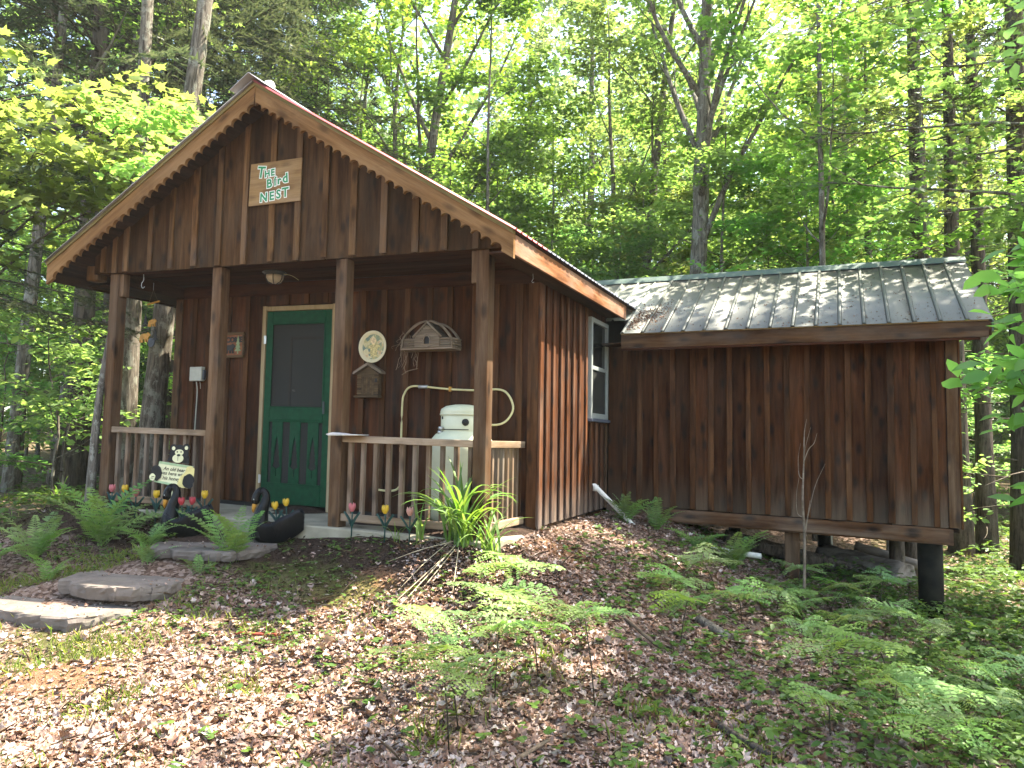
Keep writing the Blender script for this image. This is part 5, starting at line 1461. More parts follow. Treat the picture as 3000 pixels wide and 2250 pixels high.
def leaf_sprays(tips, rng, per, size, spread, droop=0.25, tilt=0.35, kind='lobed', squash=1.0):
    """tips: list of (pos, dir); flat, nearly horizontal sprays of leaves round each twig tip"""
    T = np.array([t[0] for t in tips]); Dv = np.array([t[1] for t in tips])
    n = len(T)*per
    C = np.repeat(T, per, 0); Dd = np.repeat(Dv, per, 0)
    hd = Dd.copy(); hd[:, 2] *= 0.3; hd /= np.linalg.norm(hd, axis=1, keepdims=True)+1e-9
    perp = np.stack([-hd[:, 1], hd[:, 0], np.zeros(n)], 1)
    a = rng.uniform(-0.9, 0.75, n); b = rng.normal(0, 0.42, n)*(1-0.35*np.abs(a))
    C = C+hd*(a*spread)[:, None]+perp*(b*spread)[:, None]
    C[:, 2] += rng.normal(0, 0.10, n)*spread-droop*spread*(a*a*0.3+b*b*0.5)
    Tan = hd*(0.6+rng.normal(0, .5, n))[:, None]+perp*(np.sign(b)*0.7+rng.normal(0, .5, n))[:, None]+np.array([0, 0, -1.0])*rng.uniform(0.0, 0.8, n)[:, None]
    Nrm = np.array([0, 0, 1.0])+rng.normal(0, tilt, (n, 3))
    S = size*rng.uniform(0.65, 1.25, n)
    return place_leaves(C, Nrm, Tan, S, kind, squash)

def grow(seed, H, r0, base, spread, limbs, rise=0.9, lift=0.12, subs=5, twigs=3, lean=(0, 0), stems=1, sides=9, wander=0.05):
    rng = np.random.default_rng(seed)
    paths, tips = [], []
    for sN in range(stems):
        off = np.array([0.0, 0, 0]) if stems == 1 else np.array([math.cos(sN*2.4)*r0*1.1, math.sin(sN*2.4)*r0*1.1, 0])
        rs = r0 if sN == 0 else r0*rng.uniform(0.6, 0.85)
        Hs = H if sN == 0 else H*rng.uniform(0.75, 0.95)
        n = 12
        tt = np.linspace(0, 1, n)
        ln = np.array([lean[0], lean[1]])+(np.array([math.cos(sN*2.4), math.sin(sN*2.4)])*0.09*Hs if stems > 1 else 0)
        wx, wy = np.cumsum(rng.normal(0, wander, n)), np.cumsum(rng.normal(0, wander, n))
        TR = np.stack([off[0]+ln[0]*tt**1.3+wx*tt, off[1]+ln[1]*tt**1.3+wy*tt, tt*Hs-0.25*(tt == 0)], 1)
        R = rs*(1-tt*0.93)**0.8; R[0] *= 1.35
        paths.append((TR, R))
        nl = limbs if sN == 0 else max(3, int(limbs*0.6))
        for i in range(nl):
            u = base+(0.97-base)*((i+rng.uniform(0, .8))/nl)
            p, d = along(TR, u)
            az = i*2.4+rng.uniform(-.5, .5)+sN
            L_ = spread*(1.08-0.75*((u-base)/(1-base))**1.4)*rng.uniform(0.75, 1.15)
            el = rise*rng.uniform(0.6, 1.25)
            B = arc(p, (math.cos(az), math.sin(az), el), L_, 7, lift, rng)
            rb = max(0.008, rs*(1-u*0.9)**0.8*rng.uniform(0.38, 0.55))
            paths.append((B, rb*(1-np.linspace(0, 1, 8)*0.88)))
            for j in range(subs):
                uu = 0.25+0.75*(j+rng.uniform(0, .9))/subs
                q, e = along(B, min(uu, 0.99))
                side = 1 if j % 2 else -1
                pa = np.array([-e[1], e[0], 0])*side
                d2 = e*rng.uniform(0.5, 1.0)+pa*rng.uniform(0.5, 1.1)+np.array([0, 0, rng.uniform(-.15, .35)])
                L2 = L_*rng.uniform(0.22, 0.42)*(1.15-0.5*uu)
                S2 = arc(q, d2, L2, 4, 0.02, rng, 0.09)
                paths.append((S2, max(0.004, rb*0.35*(1-uu*0.5))*(1-np.linspace(0, 1, 5)*0.85)))
                for k in range(twigs):
                    q3, e3 = along(S2, min(0.99, 0.3+0.7*(k+1)/twigs))
                    tips.append((q3, e3+rng.normal(0, .25, 3)))
            tips.append((B[-1], e)); tips.append((B[-2], e))
        tips.append((TR[-1], np.array([1.0, 0, 0.2])))
    big = [p for p in paths if p[1][0] > 0.03]; small = [p for p in paths if p[1][0] <= 0.03]
    Vs, Fs, b0 = [], [], 0
    for grp, sd in ((big, sides), (small, 4)):
        if grp:
            V, F = closed_tubes(grp, sd); Vs.append(V); Fs.append(F+b0); b0 += len(V)
    return np.vstack(Vs), np.vstack(Fs), tips

def decid_meshes(name, seed, bark_m, leaf_m, per, size, sprd, kind='lobed', tilt=0.35, **k):
    V, F, tips = grow(seed, **k)
    tm = np_mesh('trunk', V, F, bark_m, True)
    V2, F2 = leaf_sprays(tips, np.random.default_rng(seed+100), per, size, sprd, kind=kind, tilt=tilt)
    return tm, np_mesh('crown', V2, F2, leaf_m)

def conifer_meshes(seed, H, r0, base, spread, whorls, per=24, leaf_m=None, nsz=0.085, dead=8):
    rng = np.random.default_rng(seed)
    n = 10; tt = np.linspace(0, 1, n)
    TR = np.stack([np.cumsum(rng.normal(0, .03, n))*tt, np.cumsum(rng.normal(0, .03, n))*tt, tt*H-0.25*(tt == 0)], 1)
    R = r0*(1-tt*0.96)**0.85; R[0] *= 1.3
    paths = [(TR, R)]; small = []; tips = []
    for i in range(whorls):
        u = base+(0.985-base)*(i+rng.uniform(0, .7))/whorls
        p, d = along(TR, u)
        for j in range(rng.integers(2, 5)):
            az = rng.uniform(0, 6.28)
            L_ = spread*(1.05-((u-base)/(1-base))**1.2)*rng.uniform(.6, 1.15)+0.25
            B = arc(p, (math.cos(az), math.sin(az), rng.uniform(-.05, .25)), L_, 6, -0.16, rng, .04)
            small.append((B, max(.006, r0*.16*(1-u))*(1-np.linspace(0, 1, 7)*.85)))
            m = max(3, int(L_*5))
            for q in range(m):
                uu = .18+.82*(q+rng.uniform(0, 1))/m
                c, e = along(B, min(.99, uu))
                pa = np.array([-e[1], e[0], 0])*(1 if q % 2 else -1)
                L2 = (0.20+0.34*L_*(1.05-uu))*rng.uniform(.6, 1.1)
                dd = e*.75+pa*.8+np.array([0, 0, -.18])
                dd /= np.linalg.norm(dd)
                tips.append((c, dd, L2))
    for i in range(dead):
        u = rng.uniform(.04, max(base, .12))
        p, d = along(TR, u); az = rng.uniform(0, 6.28)
        small.append((arc(p, (math.cos(az), math.sin(az), rng.uniform(-.1, .2)), rng.uniform(.5, 1.9), 5, -.1, rng, .12), np.linspace(.014, .003, 6)))
    V, F = closed_tubes(paths, 9); Vb, Fb = closed_tubes(small, 4)
    tm = np_mesh('trunk', np.vstack([V, Vb]), np.vstack([F, Fb+len(V)]), M_BARKDARK, True)
    n = len(tips)
    c = np.repeat(np.array([t[0] for t in tips]), per, 0); dd = np.repeat(np.array([t[1] for t in tips]), per, 0); L2 = np.repeat(np.array([t[2] for t in tips]), per)
    t_ = np.tile(np.linspace(0.02, 1.0, per), n); sgn = np.tile(np.where(np.arange(per) % 2, 1.0, -1.0), n)
    pa = np.stack([-dd[:, 1], dd[:, 0], np.zeros(len(dd))], 1); pa /= np.linalg.norm(pa, axis=1, keepdims=True)+1e-9
    C = c+dd*(t_*L2)[:, None]; C[:, 2] -= 0.20*L2*t_**2
    C += rng.normal(0, .012, C.shape)
    T = dd*.8+pa*sgn[:, None]*rng.uniform(.5, 1.1, len(dd))[:, None]+np.array([0, 0, -.12])
    Nn = np.array([0, 0, 1.0])+rng.normal(0, .3, C.shape)
    S = nsz*rng.uniform(.7, 1.4, len(C))*(1.15-.5*t_)
    V, F = place_leaves(C, Nn, T, S, 'needle', .24)
    return tm, np_mesh('crown', V, F, leaf_m or M_NEEDLE)

CANOPY = [decid_meshes('canopy', 11+i, m, lm, 26, .13, .66, H=h, r0=.17, base=b_, spread=sp, limbs=17, rise=r_, subs=6, twigs=3)
          for i, (m, lm, h, b_, sp, r_) in enumerate(((M_BARK, M_LEAF_MAPLE, 16, .24, 4.2, .9), (M_BARK, M_LEAF_MID, 18, .30, 4.4, .8), (M_BARK, M_LEAF_MID, 15, .20, 4.0, 1.0), (M_BARK, M_LEAF_BRIGHT, 14, .20, 3.9, .7)))]
MIDT = [decid_meshes('mid', 31+i, m, lm, 24, .115, .52, H=h, r0=.06, base=.12, spread=2.7, limbs=19, rise=.55, lift=.04, subs=5, twigs=3)
        for i, (m, lm, h) in enumerate(((M_BARKPALE, M_LEAF_BRIGHT, 8.0), (M_BARK, M_LEAF_MAPLE, 9.0), (M_BARKPALE, M_LEAF_UNDER, 7.0)))]
SAPL = [decid_meshes('sap', 51+i, M_BARK, lm, 12, .10, .30, kind='oval', H=h, r0=.022, base=.16, spread=1.1, limbs=11, rise=.4, lift=-.02, subs=4, twigs=2)
        for i, (lm, h) in enumerate(((M_LEAF_UNDER, 2.6), (M_LEAF_UNDER, 3.4), (M_LEAF_BRIGHT, 2.2)))]
CONI = [conifer_meshes(71, 15, .17, .12, 3.0, 30), conifer_meshes(72, 12, .13, .08, 2.7, 26), conifer_meshes(73, 17, .20, .34, 2.6, 26, dead=16)]

def tree(name, meshes, x, y, label, rz=0, s=1.0, group=None, tr_mat=None, lean=(0, 0)):
    t = thing(name, label, 'tree', (x, y, gz(x, y)-0.05), rz, group)
    t.rotation_euler = (lean[0], lean[1], rz)
    t.scale = (s, s, s)
    mesh_obj('trunk', meshes[0], t); mesh_obj('crown', meshes[1], t)
    return t

def pos(dx, dy, d): return CAM_LOC[0]+dx*d, CAM_LOC[1]+dy*d

# trees one can tell apart
def own_tree(name, label, x, y, bark_m, leaf_m, per, size, sprd, seed, kind='lobed', **k):
    return tree(name, decid_meshes(name, seed, bark_m, leaf_m, per, size, sprd, kind=kind, **k), x, y, label)
x, y = pos(-.172, .985, 14.5)
own_tree('maple_tree', 'tall grey maple with fan of rising limbs behind the addition roof', x, y, M_BARKPALE, M_LEAF_MAPLE, 21, .12, .55, 201, H=16, r0=.20, base=.30, spread=4.6, limbs=26, rise=1.9, lift=.05, subs=6, lean=(.5, 0), wander=.03)
x, y = pos(-.250, .968, 17)
own_tree('maple_tree', 'pair of slim twin trunks left of the big fan shaped maple', x, y, M_BARK, M_LEAF_MAPLE, 21, .12, .55, 202, H=15, r0=.13, base=.32, spread=3.2, limbs=12, rise=1.2, stems=2, lean=(-.3, 0))
x, y = pos(-.722, .692, 17)
own_tree('maple_tree', 'mottled pale trunk rising behind the left roof slope near the ridge', x, y, M_BARKPALE, M_LEAF_BRIGHT, 20, .12, .5, 203, H=15, r0=.24, base=.34, spread=4.2, limbs=16, rise=.9)
x, y = pos(-.537, .843, 17)
own_tree('maple_tree', 'forked maple with low right limb behind the red roof edge', x, y, M_BARK, M_LEAF_BRIGHT, 19, .12, .5, 204, H=15, r0=.17, base=.30, spread=4.6, limbs=16, rise=1.3, lift=.05, stems=2, lean=(.6, 0))
x, y = pos(-.60, .80, 19)
own_tree('maple_tree', 'cluster of thin upright stems right of the roof ridge', x, y, M_BARK, M_LEAF_BRIGHT, 18, .12, .5, 205, H=13, r0=.075, base=.3, spread=2.6, limbs=10, rise=1.4, stems=4)
x, y = pos(-.425, .905, 15)
own_tree('maple_tree', 'slender straight pole tree in the sky gap above the right eave', x, y, M_BARK, M_LEAF_MAPLE, 20, .12, .45, 206, H=11, r0=.055, base=.25, spread=2.0, limbs=14, rise=.7, wander=.02)
x, y = pos(-.019, 1.0, 12.5)
own_tree('maple_tree', 'narrow lichen spotted trunk above the middle of the addition roof', x, y, M_BARKPALE, M_LEAF_MAPLE, 20, .12, .5, 207, H=12, r0=.065, base=.30, spread=2.7, limbs=13, rise=.7, wander=.02)
x, y = pos(.086, .996, 17)
tree('pine_tree', conifer_meshes(208, 17, .24, .42, 3.0, 22, dead=26), x, y, 'thick dark trunk with dead side branches above right end of addition roof')
x, y = pos(.093, .995, 13.5)
own_tree('maple_tree', 'thin pale stem standing in front of the thick dark pine trunk', x, y, M_BARKPALE, M_LEAF_BRIGHT, 12, .11, .45, 209, H=10, r0=.045, base=.35, spread=2.2, limbs=12, rise=.6, wander=.02)
x, y = pos(.180, .984, 14)
tree('pine_tree', conifer_meshes(210, 17, .22, .40, 2.8, 22, dead=20), x, y, 'dark conifer trunk at the far right edge of the picture')
x, y = pos(.142, .99, 15.5)
tree('pine_tree', conifer_meshes(211, 16, .15, .45, 2.6, 20, dead=18), x, y, 'dark slim conifer between the two thick trunks right of the addition')
x, y = pos(-.742, .671, 11)
own_tree('maple_tree', 'stout sunlit trunk leaning right, seen between the left porch posts', x, y, M_BARK, M_LEAF_MAPLE, 20, .12, .5, 212, H=15, r0=.155, base=.66, spread=2.0, limbs=6, rise=.9, lean=(1.0, .6), wander=.02)
x, y = pos(-.7565, .654, 11.8)
own_tree('maple_tree', 'darker trunk half hidden behind the first porch post', x, y, M_BARK, M_LEAF_MID, 12, .115, .5, 213, H=14, r0=.13, base=.7, spread=1.8, limbs=5, rise=.9, wander=.02)
x, y = pos(-.778, .628, 9.3)
own_tree('maple_tree', 'thin crooked pale trunk just left of the first porch post', x, y, M_BARKPALE, M_LEAF_UNDER, 10, .10, .4, 214, H=4.4, r0=.048, base=.72, spread=.8, limbs=4, rise=.6)
x, y = pos(-.823, .568, 15)
own_tree('maple_tree', 'leftmost sunlit trunk at the edge of the woods', x, y, M_BARKPALE, M_LEAF_MID, 12, .115, .5, 215, H=15, r0=.12, base=.38, spread=3.6, limbs=12, rise=.9, lean=(.8, .3))
x, y = pos(-.800, .600, 16)
own_tree('maple_tree', 'grey trunk leaning right in the shade left of the porch', x, y, M_BARK, M_LEAF_MID, 12, .115, .5, 216, H=15, r0=.11, base=.42, spread=3.4, limbs=12, rise=.9, lean=(2.2, .8), wander=.02)
x, y = pos(.118, .993, 15)
tree('pine_tree', conifer_meshes(217, 15, .17, .5, 2.4, 16, dead=14), x, y, 'dark trunk close behind the right end wall of the addition')
# hemlocks on the left
HEM = conifer_meshes(221, 15, .12, .20, 3.3, 66, per=30, nsz=.10)
for dx_, dy_, d_, s_, lab in ((-.788, .616, 15.0, 1.55, 'big grey green hemlock at the left edge behind the bright maple boughs'), (-.731, .682, 15.6, 1.5, 'tall hemlock filling the upper left above the bright maple boughs'),
                              (-.66, .75, 18.5, 1.5, 'hemlock behind the mottled pale trunk left of the ridge'),
                              (-.77, .638, 19.0, 1.9, 'tallest hemlock deep in the upper left corner')):
    x, y = pos(dx_, dy_, d_)
    tree('hemlock_tree', HEM, x, y, lab, dx_*9, s_)
x, y = pos(-.47, .883, 16.5)
tree('hemlock_tree', CONI[1], x, y, 'dark low hemlock behind the red roof edge', 2.0, .62)
x, y = pos(-.205, .98, 19)
tree('hemlock_tree', CONI[1], x, y, 'dim hemlock deep behind the fan shaped maple', .4, .9)
x, y = pos(.03, 1.0, 19)
tree('hemlock_tree', CONI[0], x, y, 'grey hemlock in shadow above the middle of the addition roof', 4.0, .8)

# young maple with broad sunlit leaves on the left, its trunk beyond the picture
def boughs(name, label, base_xy, H, r0, targets, per, size, sprd, seed, leaf_m, bark_m, kind='maple', start=(.35, .8), tilt=.4, subs=7):
    rng = np.random.default_rng(seed)
    bx0, by0 = base_xy; bz0 = gz(bx0, by0)
    tt = np.linspace(0, 1, 9)
    TR = np.stack([np.cumsum(rng.normal(0, .03, 9))*tt, np.cumsum(rng.normal(0, .03, 9))*tt, tt*H-.1*(tt == 0)], 1)
    paths = [(TR, r0*(1-tt*.9))]; tips = []
    for i, tg in enumerate(targets):
        u = start[0]+(start[1]-start[0])*i/max(1, len(targets)-1)
        p, d = along(TR, u)
        e = np.array([tg[0]-bx0, tg[1]-by0, tg[2]-bz0])
        mid = (p+e)/2+np.array([0, 0, .12*np.linalg.norm(e-p)])+rng.normal(0, .08, 3)
        B = smooth_path([p, p*.7+mid*.3+[0, 0, .05], mid, e*.75+mid*.25, e], 12)
        rb = r0*.4*(1-u*.6)
        paths.append((B, rb*(1-np.linspace(0, 1, len(B))*.9)))
        for j in range(subs):
            uu = .30+.69*(j+rng.uniform(0, .8))/subs
            q, dd = along(B, min(.99, uu))
            pa = np.array([-dd[1], dd[0], 0])*(1 if j % 2 else -1)
            L2 = np.linalg.norm(e-p)*rng.uniform(.14, .30)*(1.2-.6*uu)
            S2 = arc(q, dd*.8+pa*rng.uniform(.5, 1)+[0, 0, .05], L2, 4, -.05, rng, .07)
            paths.append((S2, rb*.3*(1-np.linspace(0, 1, 5)*.85)))
            for k in range(3):
                q3, e3 = along(S2, .3+.69*(k+1)/3); tips.append((q3, e3))
        tips.append((B[-1], dd))
    V, F = closed_tubes(paths, 6)
    V2, F2 = leaf_sprays(tips, rng, per, size, sprd, kind=kind, tilt=tilt, droop=.5)
    t = thing(name, label, 'tree', (bx0, by0, bz0))
    mesh_obj('trunk', np_mesh('trunk', V, F, bark_m, True), t)
    mesh_obj('crown', np_mesh('crown', V2, F2, leaf_m), t)
    return t
def ray_pt(u, v, d):
    """a place d metres out, in the direction of a spot of the photograph given in 0..2212 pixels; used only while choosing where boughs reach"""
    k = FPX/1.3562
    q = FW+RT*(u-1106)/k-UP*(v-829.5)/k
    return CAM_LOC+q*d
boughs('maple_tree', 'young maple with broad yellow green sunlit leaves over the left roof slope', (-7.6, .2), 6.2, .08,
       [(-4.9, 1.3, 3.75), (-5.2, .7, 3.95), (-5.6, -.1, 3.9), (-5.6, 1.0, 4.35), (-6.2, -.2, 4.3), (-4.75, 1.9, 4.3), (-5.9, .5, 3.55), (-5.1, 1.4, 4.75), (-6.3, -.6, 4.9), (-5.4, .2, 4.5), (-5.0, .9, 3.3), (-5.9, -.4, 3.3), (-6.6, -.7, 4.0), (-4.5, 2.2, 4.7)], 9, .15, .42, 301, M_LEAF_BRIGHT, M_BARK)
def hemlock_boughs(name, label, base_xy, H, r0, targets, seed):
    rng = np.random.default_rng(seed)
    bx0, by0 = base_xy; bz0 = gz(bx0, by0)
    tt = np.linspace(0, 1, 8)
    paths = [(np.stack([0*tt, 0*tt, tt*H-.1*(tt == 0)], 1), r0*(1-tt*.9))]; tips = []
    for i, tg in enumerate(targets):
        e = np.array([tg[0]-bx0, tg[1]-by0, tg[2]-bz0]); p = np.array([0, 0, min(H*.95, e[2]+.5)])
        B = smooth_path([p, p*.6+e*.4+[0, 0, .12], p*.25+e*.75+[0, 0, .08], e], 14)
        paths.append((B, .022*(1-np.linspace(0, 1, len(B))*.88)))
        L_ = np.linalg.norm(e-p); m = int(L_*9)
        for q in range(m):
            uu = .25+.74*(q+rng.uniform(0, 1))/m
            c, d = along(B, min(.99, uu)); pa = np.array([-d[1], d[0], 0])*(1 if q % 2 else -1)
            dd = d*.8+pa*.8+np.array([0, 0, rng.uniform(-.35, .05)]); dd /= np.linalg.norm(dd)
            tips.append((c, dd, rng.uniform(.25, .6)*(1.25-.7*uu)))
    V, F = closed_tubes(paths, 7)
    per = 34; n = len(tips)
    c = np.repeat(np.array([q[0] for q in tips]), per, 0); dd = np.repeat(np.array([q[1] for q in tips]), per, 0); L2 = np.repeat(np.array([q[2] for q in tips]), per)
    t_ = np.tile(np.linspace(.02, 1, per), n); sg = np.tile(np.where(np.arange(per) % 2, 1., -1.), n)
    pa = np.stack([-dd[:, 1], dd[:, 0], 0*sg], 1)
    C = c+dd*(t_*L2)[:, None]; C[:, 2] -= .22*L2*t_**2
    V2, F2 = place_leaves(C, np.array([0, 0, 1.0])+rng.normal(0, .3, C.shape), dd*.8+pa*sg[:, None]*rng.uniform(.5, 1.1, n*per)[:, None], .07*rng.uniform(.7, 1.4, n*per), 'needle', .24)
    t = thing(name, label, 'tree', (bx0, by0, bz0))
    mesh_obj('trunk', np_mesh('trunk', V, F, M_BARKDARK, True), t)
    mesh_obj('crown', np_mesh('crown', V2, F2, M_NEEDLE), t)
hemlock_boughs('hemlock_tree', 'hemlock whose feathery low boughs hang beside the left eave and first post', (-8.6, -.4), 7, .10,
    [(-5.3, -.2, 2.05), (-5.0, .6, 2.2), (-5.7, -.6, 2.5), (-6.1, -.5, 1.7), (-5.6, .5, 2.75), (-6.3, -.9, 3.0), (-5.2, 1.2, 1.95), (-6.0, .3, 2.2), (-6.5, -.9, 2.2), (-6.4, .2, 3.1), (-6.9, -1.2, 2.7), (-6.9, -.7, 1.5), (-5.9, 1.0, 2.5)], 311)
# near sapling at the right edge with big oval leaves
boughs('leafy_sapling', 'near sapling with large oval leaves reaching in at the right edge', (4.15, -2.35), 2.6, .022,
       [(3.16, -2.62, 1.02), (3.22, -2.55, 1.16), (3.30, -2.45, .82), (3.26, -2.5, 1.34), (3.34, -2.5, .62), (3.24, -2.6, 1.00), (3.40, -2.3, 1.5)], 7, .085, .15, 302, M_LEAF_UNDER, M_STEMG, 'oval', (.25, .8), .45, 4)
boughs('leafy_sapling', 'high near bough of oval leaves in the upper right corner', (4.9, -1.6), 4.2, .03,
       [(3.55, -2.0, 2.45), (3.62, -1.9, 2.62), (3.75, -1.8, 2.25), (3.8, -1.7, 2.85)], 8, .09, .18, 303, M_LEAF_UNDER, M_STEMG, 'oval', (.5, .9), .45, 5)
# maple whose long boughs sweep across the upper right
boughs('maple_tree', 'maple whose long boughs of bright leaves sweep over the addition roof', (8.2, 5.2), 9.0, .13,
       [(2.6, 5.4, 4.3), (3.2, 4.6, 3.6), (2.2, 6.4, 5.4), (3.8, 5.8, 4.6), (3.4, 4.2, 5.2), (4.6, 4.8, 3.4), (4.4, 6.4, 5.8), (3.0, 5.0, 6.4), (5.2, 4.4, 4.6), (1.6, 5.8, 6.6), (5.0, 5.6, 6.8)], 13, .115, .44, 304, M_LEAF_MAPLE, M_BARK, 'maple', (.28, .9))

# canopy beyond the frame on the right whose shade dapples the slope and the addition
for i, (x, y, k, rz, s, lab) in enumerate(((8.1, 5.3, 1, 1.1, .88, 'broad maple right of the addition, its crown shading the slope'), (8.5, 1.9, 0, .3, 1.0, 'maple right of the slope, standing beyond the right edge'), (7.0, -2.4, 2, 2.2, .70, 'maple near the lower right, beyond the picture edge'))):
    tree('maple_tree', CANOPY[k], x, y, lab, rz, s)

# the woods behind: alike trees
rng = np.random.default_rng(77)
taken = []
def clear_of_yard(x, y, s):
    if -9.5 < x < 5.6 and y < 9.5: return False
    if -13 < x < -6 and -3 < y < 9 : return False
    if x > 3.4 and y < 17: return False
    if y < -4 and x < 12 and x > -9: return False
    return all((x-a)**2+(y-b)**2 > (1.7*s)**2 for a, b in taken)
cnt = 0
while cnt < 150:
    a = rng.uniform(-1.08, .50); d = 14+42*rng.random()**1.1
    x, y = CAM_LOC[0]+math.sin(a)*d, CAM_LOC[1]+math.cos(a)*d
    if not clear_of_yard(x, y, 1.0): continue
    if x < -6 and y < 7 and math.hypot(x+7, y-1) < 2.5: continue
    taken.append((x, y)); cnt += 1
    k = rng.random()
    if k < .30 and d > 20: tree('maple_tree', CANOPY[rng.integers(0, 4)], x, y, 'tall broadleaf tree among many in the woods behind the cabin', rng.uniform(0, 6.28), rng.uniform(.8, 1.2), 'tall broadleaf trees in the woods')
    elif k < .82: tree('maple_tree', MIDT[rng.integers(0, 3)], x, y, 'smaller leafy tree under the tall ones in the woods', rng.uniform(0, 6.28), rng.uniform(.8, 1.25), 'small leafy trees in the woods')
    else: tree('hemlock_tree', CONI[rng.integers(0, 3)], x, y, 'dark needled tree scattered deep in the woods', rng.uniform(0, 6.28), rng.uniform(.75, 1.1), 'needled trees deep in the woods')
cnt = 0
while cnt < 74:
    a = rng.uniform(-.95, .42); d = 13.5+14*rng.random()
    x, y = CAM_LOC[0]+math.sin(a)*d, CAM_LOC[1]+math.cos(a)*d
    if y < 7.8 or x > 3.2 and y < 16 or x < -9.0 and y < 6 or any((x-p)**2+(y-q)**2 < 1.3 for p, q in taken): continue
    taken.append((x, y)); cnt += 1
    tree('maple_tree', MIDT[rng.integers(0, 3)], x, y, 'young leafy tree close behind the cabin roofs, one of a green thicket', rng.uniform(0, 6.28), rng.uniform(.55, .95), 'young leafy trees close behind the roofs')
cnt = 0
while cnt < 80:
    a = rng.uniform(-1.05, .48); d = 10+22*rng.random()
    x, y = CAM_LOC[0]+math.sin(a)*d, CAM_LOC[1]+math.cos(a)*d
    if -5.6 < x < 4.6 and y < 7.2: continue
    if x < -5 and y < 2.0 and d < 12: continue
    if x > 3.6 and d < 17: continue
    if any((x-p)**2+(y-q)**2 < .8 for p, q in taken): continue
    taken.append((x, y)); cnt += 1
    k = rng.integers(0, 3)
    t = thing('woodland_sapling', 'small leafy sapling among the trunks of the woods', 'sapling', (x, y, gz(x, y)-.03), rng.uniform(0, 6.28), 'saplings under the trees')
    s = rng.uniform(.7, 1.3); t.scale = (s, s, s)
    mesh_obj('trunk', SAPL[k][0], t); mesh_obj('foliage', SAPL[k][1], t)

# far wood that reads as one mass
n = 80000
a = rng.uniform(-1.3, .75, n); d = 38+40*rng.random(n)
C = np.stack([CAM_LOC[0]+np.sin(a)*d, CAM_LOC[1]+np.cos(a)*d, 36*rng.random(n)], 1)
C[:, 2] += ground_z(C[:, 0], C[:, 1])-.5
cl = np.sin(a*34)+np.sin(a*91+2)*.6+np.sin(C[:, 2]*.55+a*60)
keep = C[:, 2] < 31+3*cl
C = C[keep]
V, F = place_leaves(C, np.array([0, 0, .6])+rng.normal(0, .6, C.shape), rng.normal(0, 1, C.shape), rng.uniform(.3, .85, len(C)), 'lobed')
tag(mesh_obj('distant_woods', np_mesh('distant_woods', V, F, M_LEAF_MID)), kind='stuff')

# ------------------------------------------------------------------ ferns, lilies and other plants one can point at
def frond_mesh(seed, pairs, mat, broad=.36, bend=.5, stalk=.12, lace=False):
    """unit long frond along +y, arching down; pinnae in pairs, plain narrow ones or (lace) rows of small leaflets"""
    rng = np.random.default_rng(seed)
    t = np.linspace(0, 1, 16)
    sway = rng.normal(0, .05)
    ax = np.stack([sway*t*t, t*(1-.12*bend*t*t), .22*bend*t-.62*bend*t**2.2], 1)
    R = .008*(1-t*.85)
    V, F = tube_arrays([(ax, R)], 4, False)
    Fv = np.vstack([F[:, [0, 1, 2]], F[:, [0, 2, 3]]])
    C, N, T, S, Q = [], [], [], [], []
    for i in range(pairs):
        u = stalk+(1-stalk)*(i/pairs)**.95
        p, d = along(ax, min(.995, u))
        f = (u-stalk)/(1-stalk)
        ln = broad*((1-f)**.85*(.45+.55*min(1, f/.18)) if not lace else (1-f)**.95)+.02
        side = np.array([1.0, 0, 0])
        up = np.cross(side, d); up /= np.linalg.norm(up)
        for s in (-1, 1):
            pd = side*s*.93+d*rng.uniform(.25, .45)+np.array([0, 0, rng.normal(-.10, .10)])
            pd /= np.linalg.norm(pd)
            un = up+pd*.15*rng.normal()+d*.25*rng.normal()
            if not lace:
                # one pinna: a comb of short teeth on a narrow blade
                C.append(p); N.append(un); T.append(pd); S.append(ln); Q.append(.042/ln*1.25)
                for k in range(5):
                    w = .12+.16*k
                    for q in (-1, 1):
                        C.append(p+pd*ln*w); N.append(un); T.append(np.cross(un, pd)*q+pd*.8); S.append(.034*(1-w*.6)); Q.append(.8)
            else:
                m = max(4, int(ln/.050))
                for k in range(m):
                    w = (k+.5)/m
                    c = p+pd*ln*w-np.array([0, 0, .22*ln*w*w])
                    for q in (-1, 1):
                        C.append(c); N.append(un+rng.normal(0, .15, 3)); T.append(np.cross(un, pd)*q+pd*.7); S.append(.088*(1-w*.55)*(.6+.4*ln/broad)+.012); Q.append(1.25)
                C.append(p+pd*ln*.86-np.array([0, 0, .18*ln])); N.append(un); T.append(pd); S.append(ln*.18+.03); Q.append(.7)
    tv, tf = tmpl_leaf('diamond')
    V2, F2 = place_leaves(np.array(C), np.array(N), np.array(T), np.array(S), 'diamond', np.array(Q)[:, None, None])
    return np_mesh('frond', np.vstack([V, V2]), np.vstack([Fv, F2+len(V)]), mat)
FR = [frond_mesh(i, 15, M_FERN, .23, .75) for i in range(4)]
BR = [frond_mesh(10+i, 7, M_FERNPALE, .50, .32, .05, True) for i in range(4)]
def lady_fern(x, y, n, size, label, group=None, rise=1.0, seed=0, z=None):
    rr = np.random.default_rng(seed+500)
    t = thing('fern', label, 'fern', (x, y, (gz(x, y) if z is None else z)-.01), 0, group)
    for i in range(n):
        o = mesh_obj('frond', FR[rr.integers(0, 4)], t)
        s = size*rr.uniform(.7, 1.15)
        o.scale = (s, s, s)
        o.rotation_euler = (rise*rr.uniform(.55, 1.15), rr.normal(0, .1), i*2.4+rr.uniform(-.4, .4))
        o.location = (rr.normal(0, .02), rr.normal(0, .02), 0)
    return t
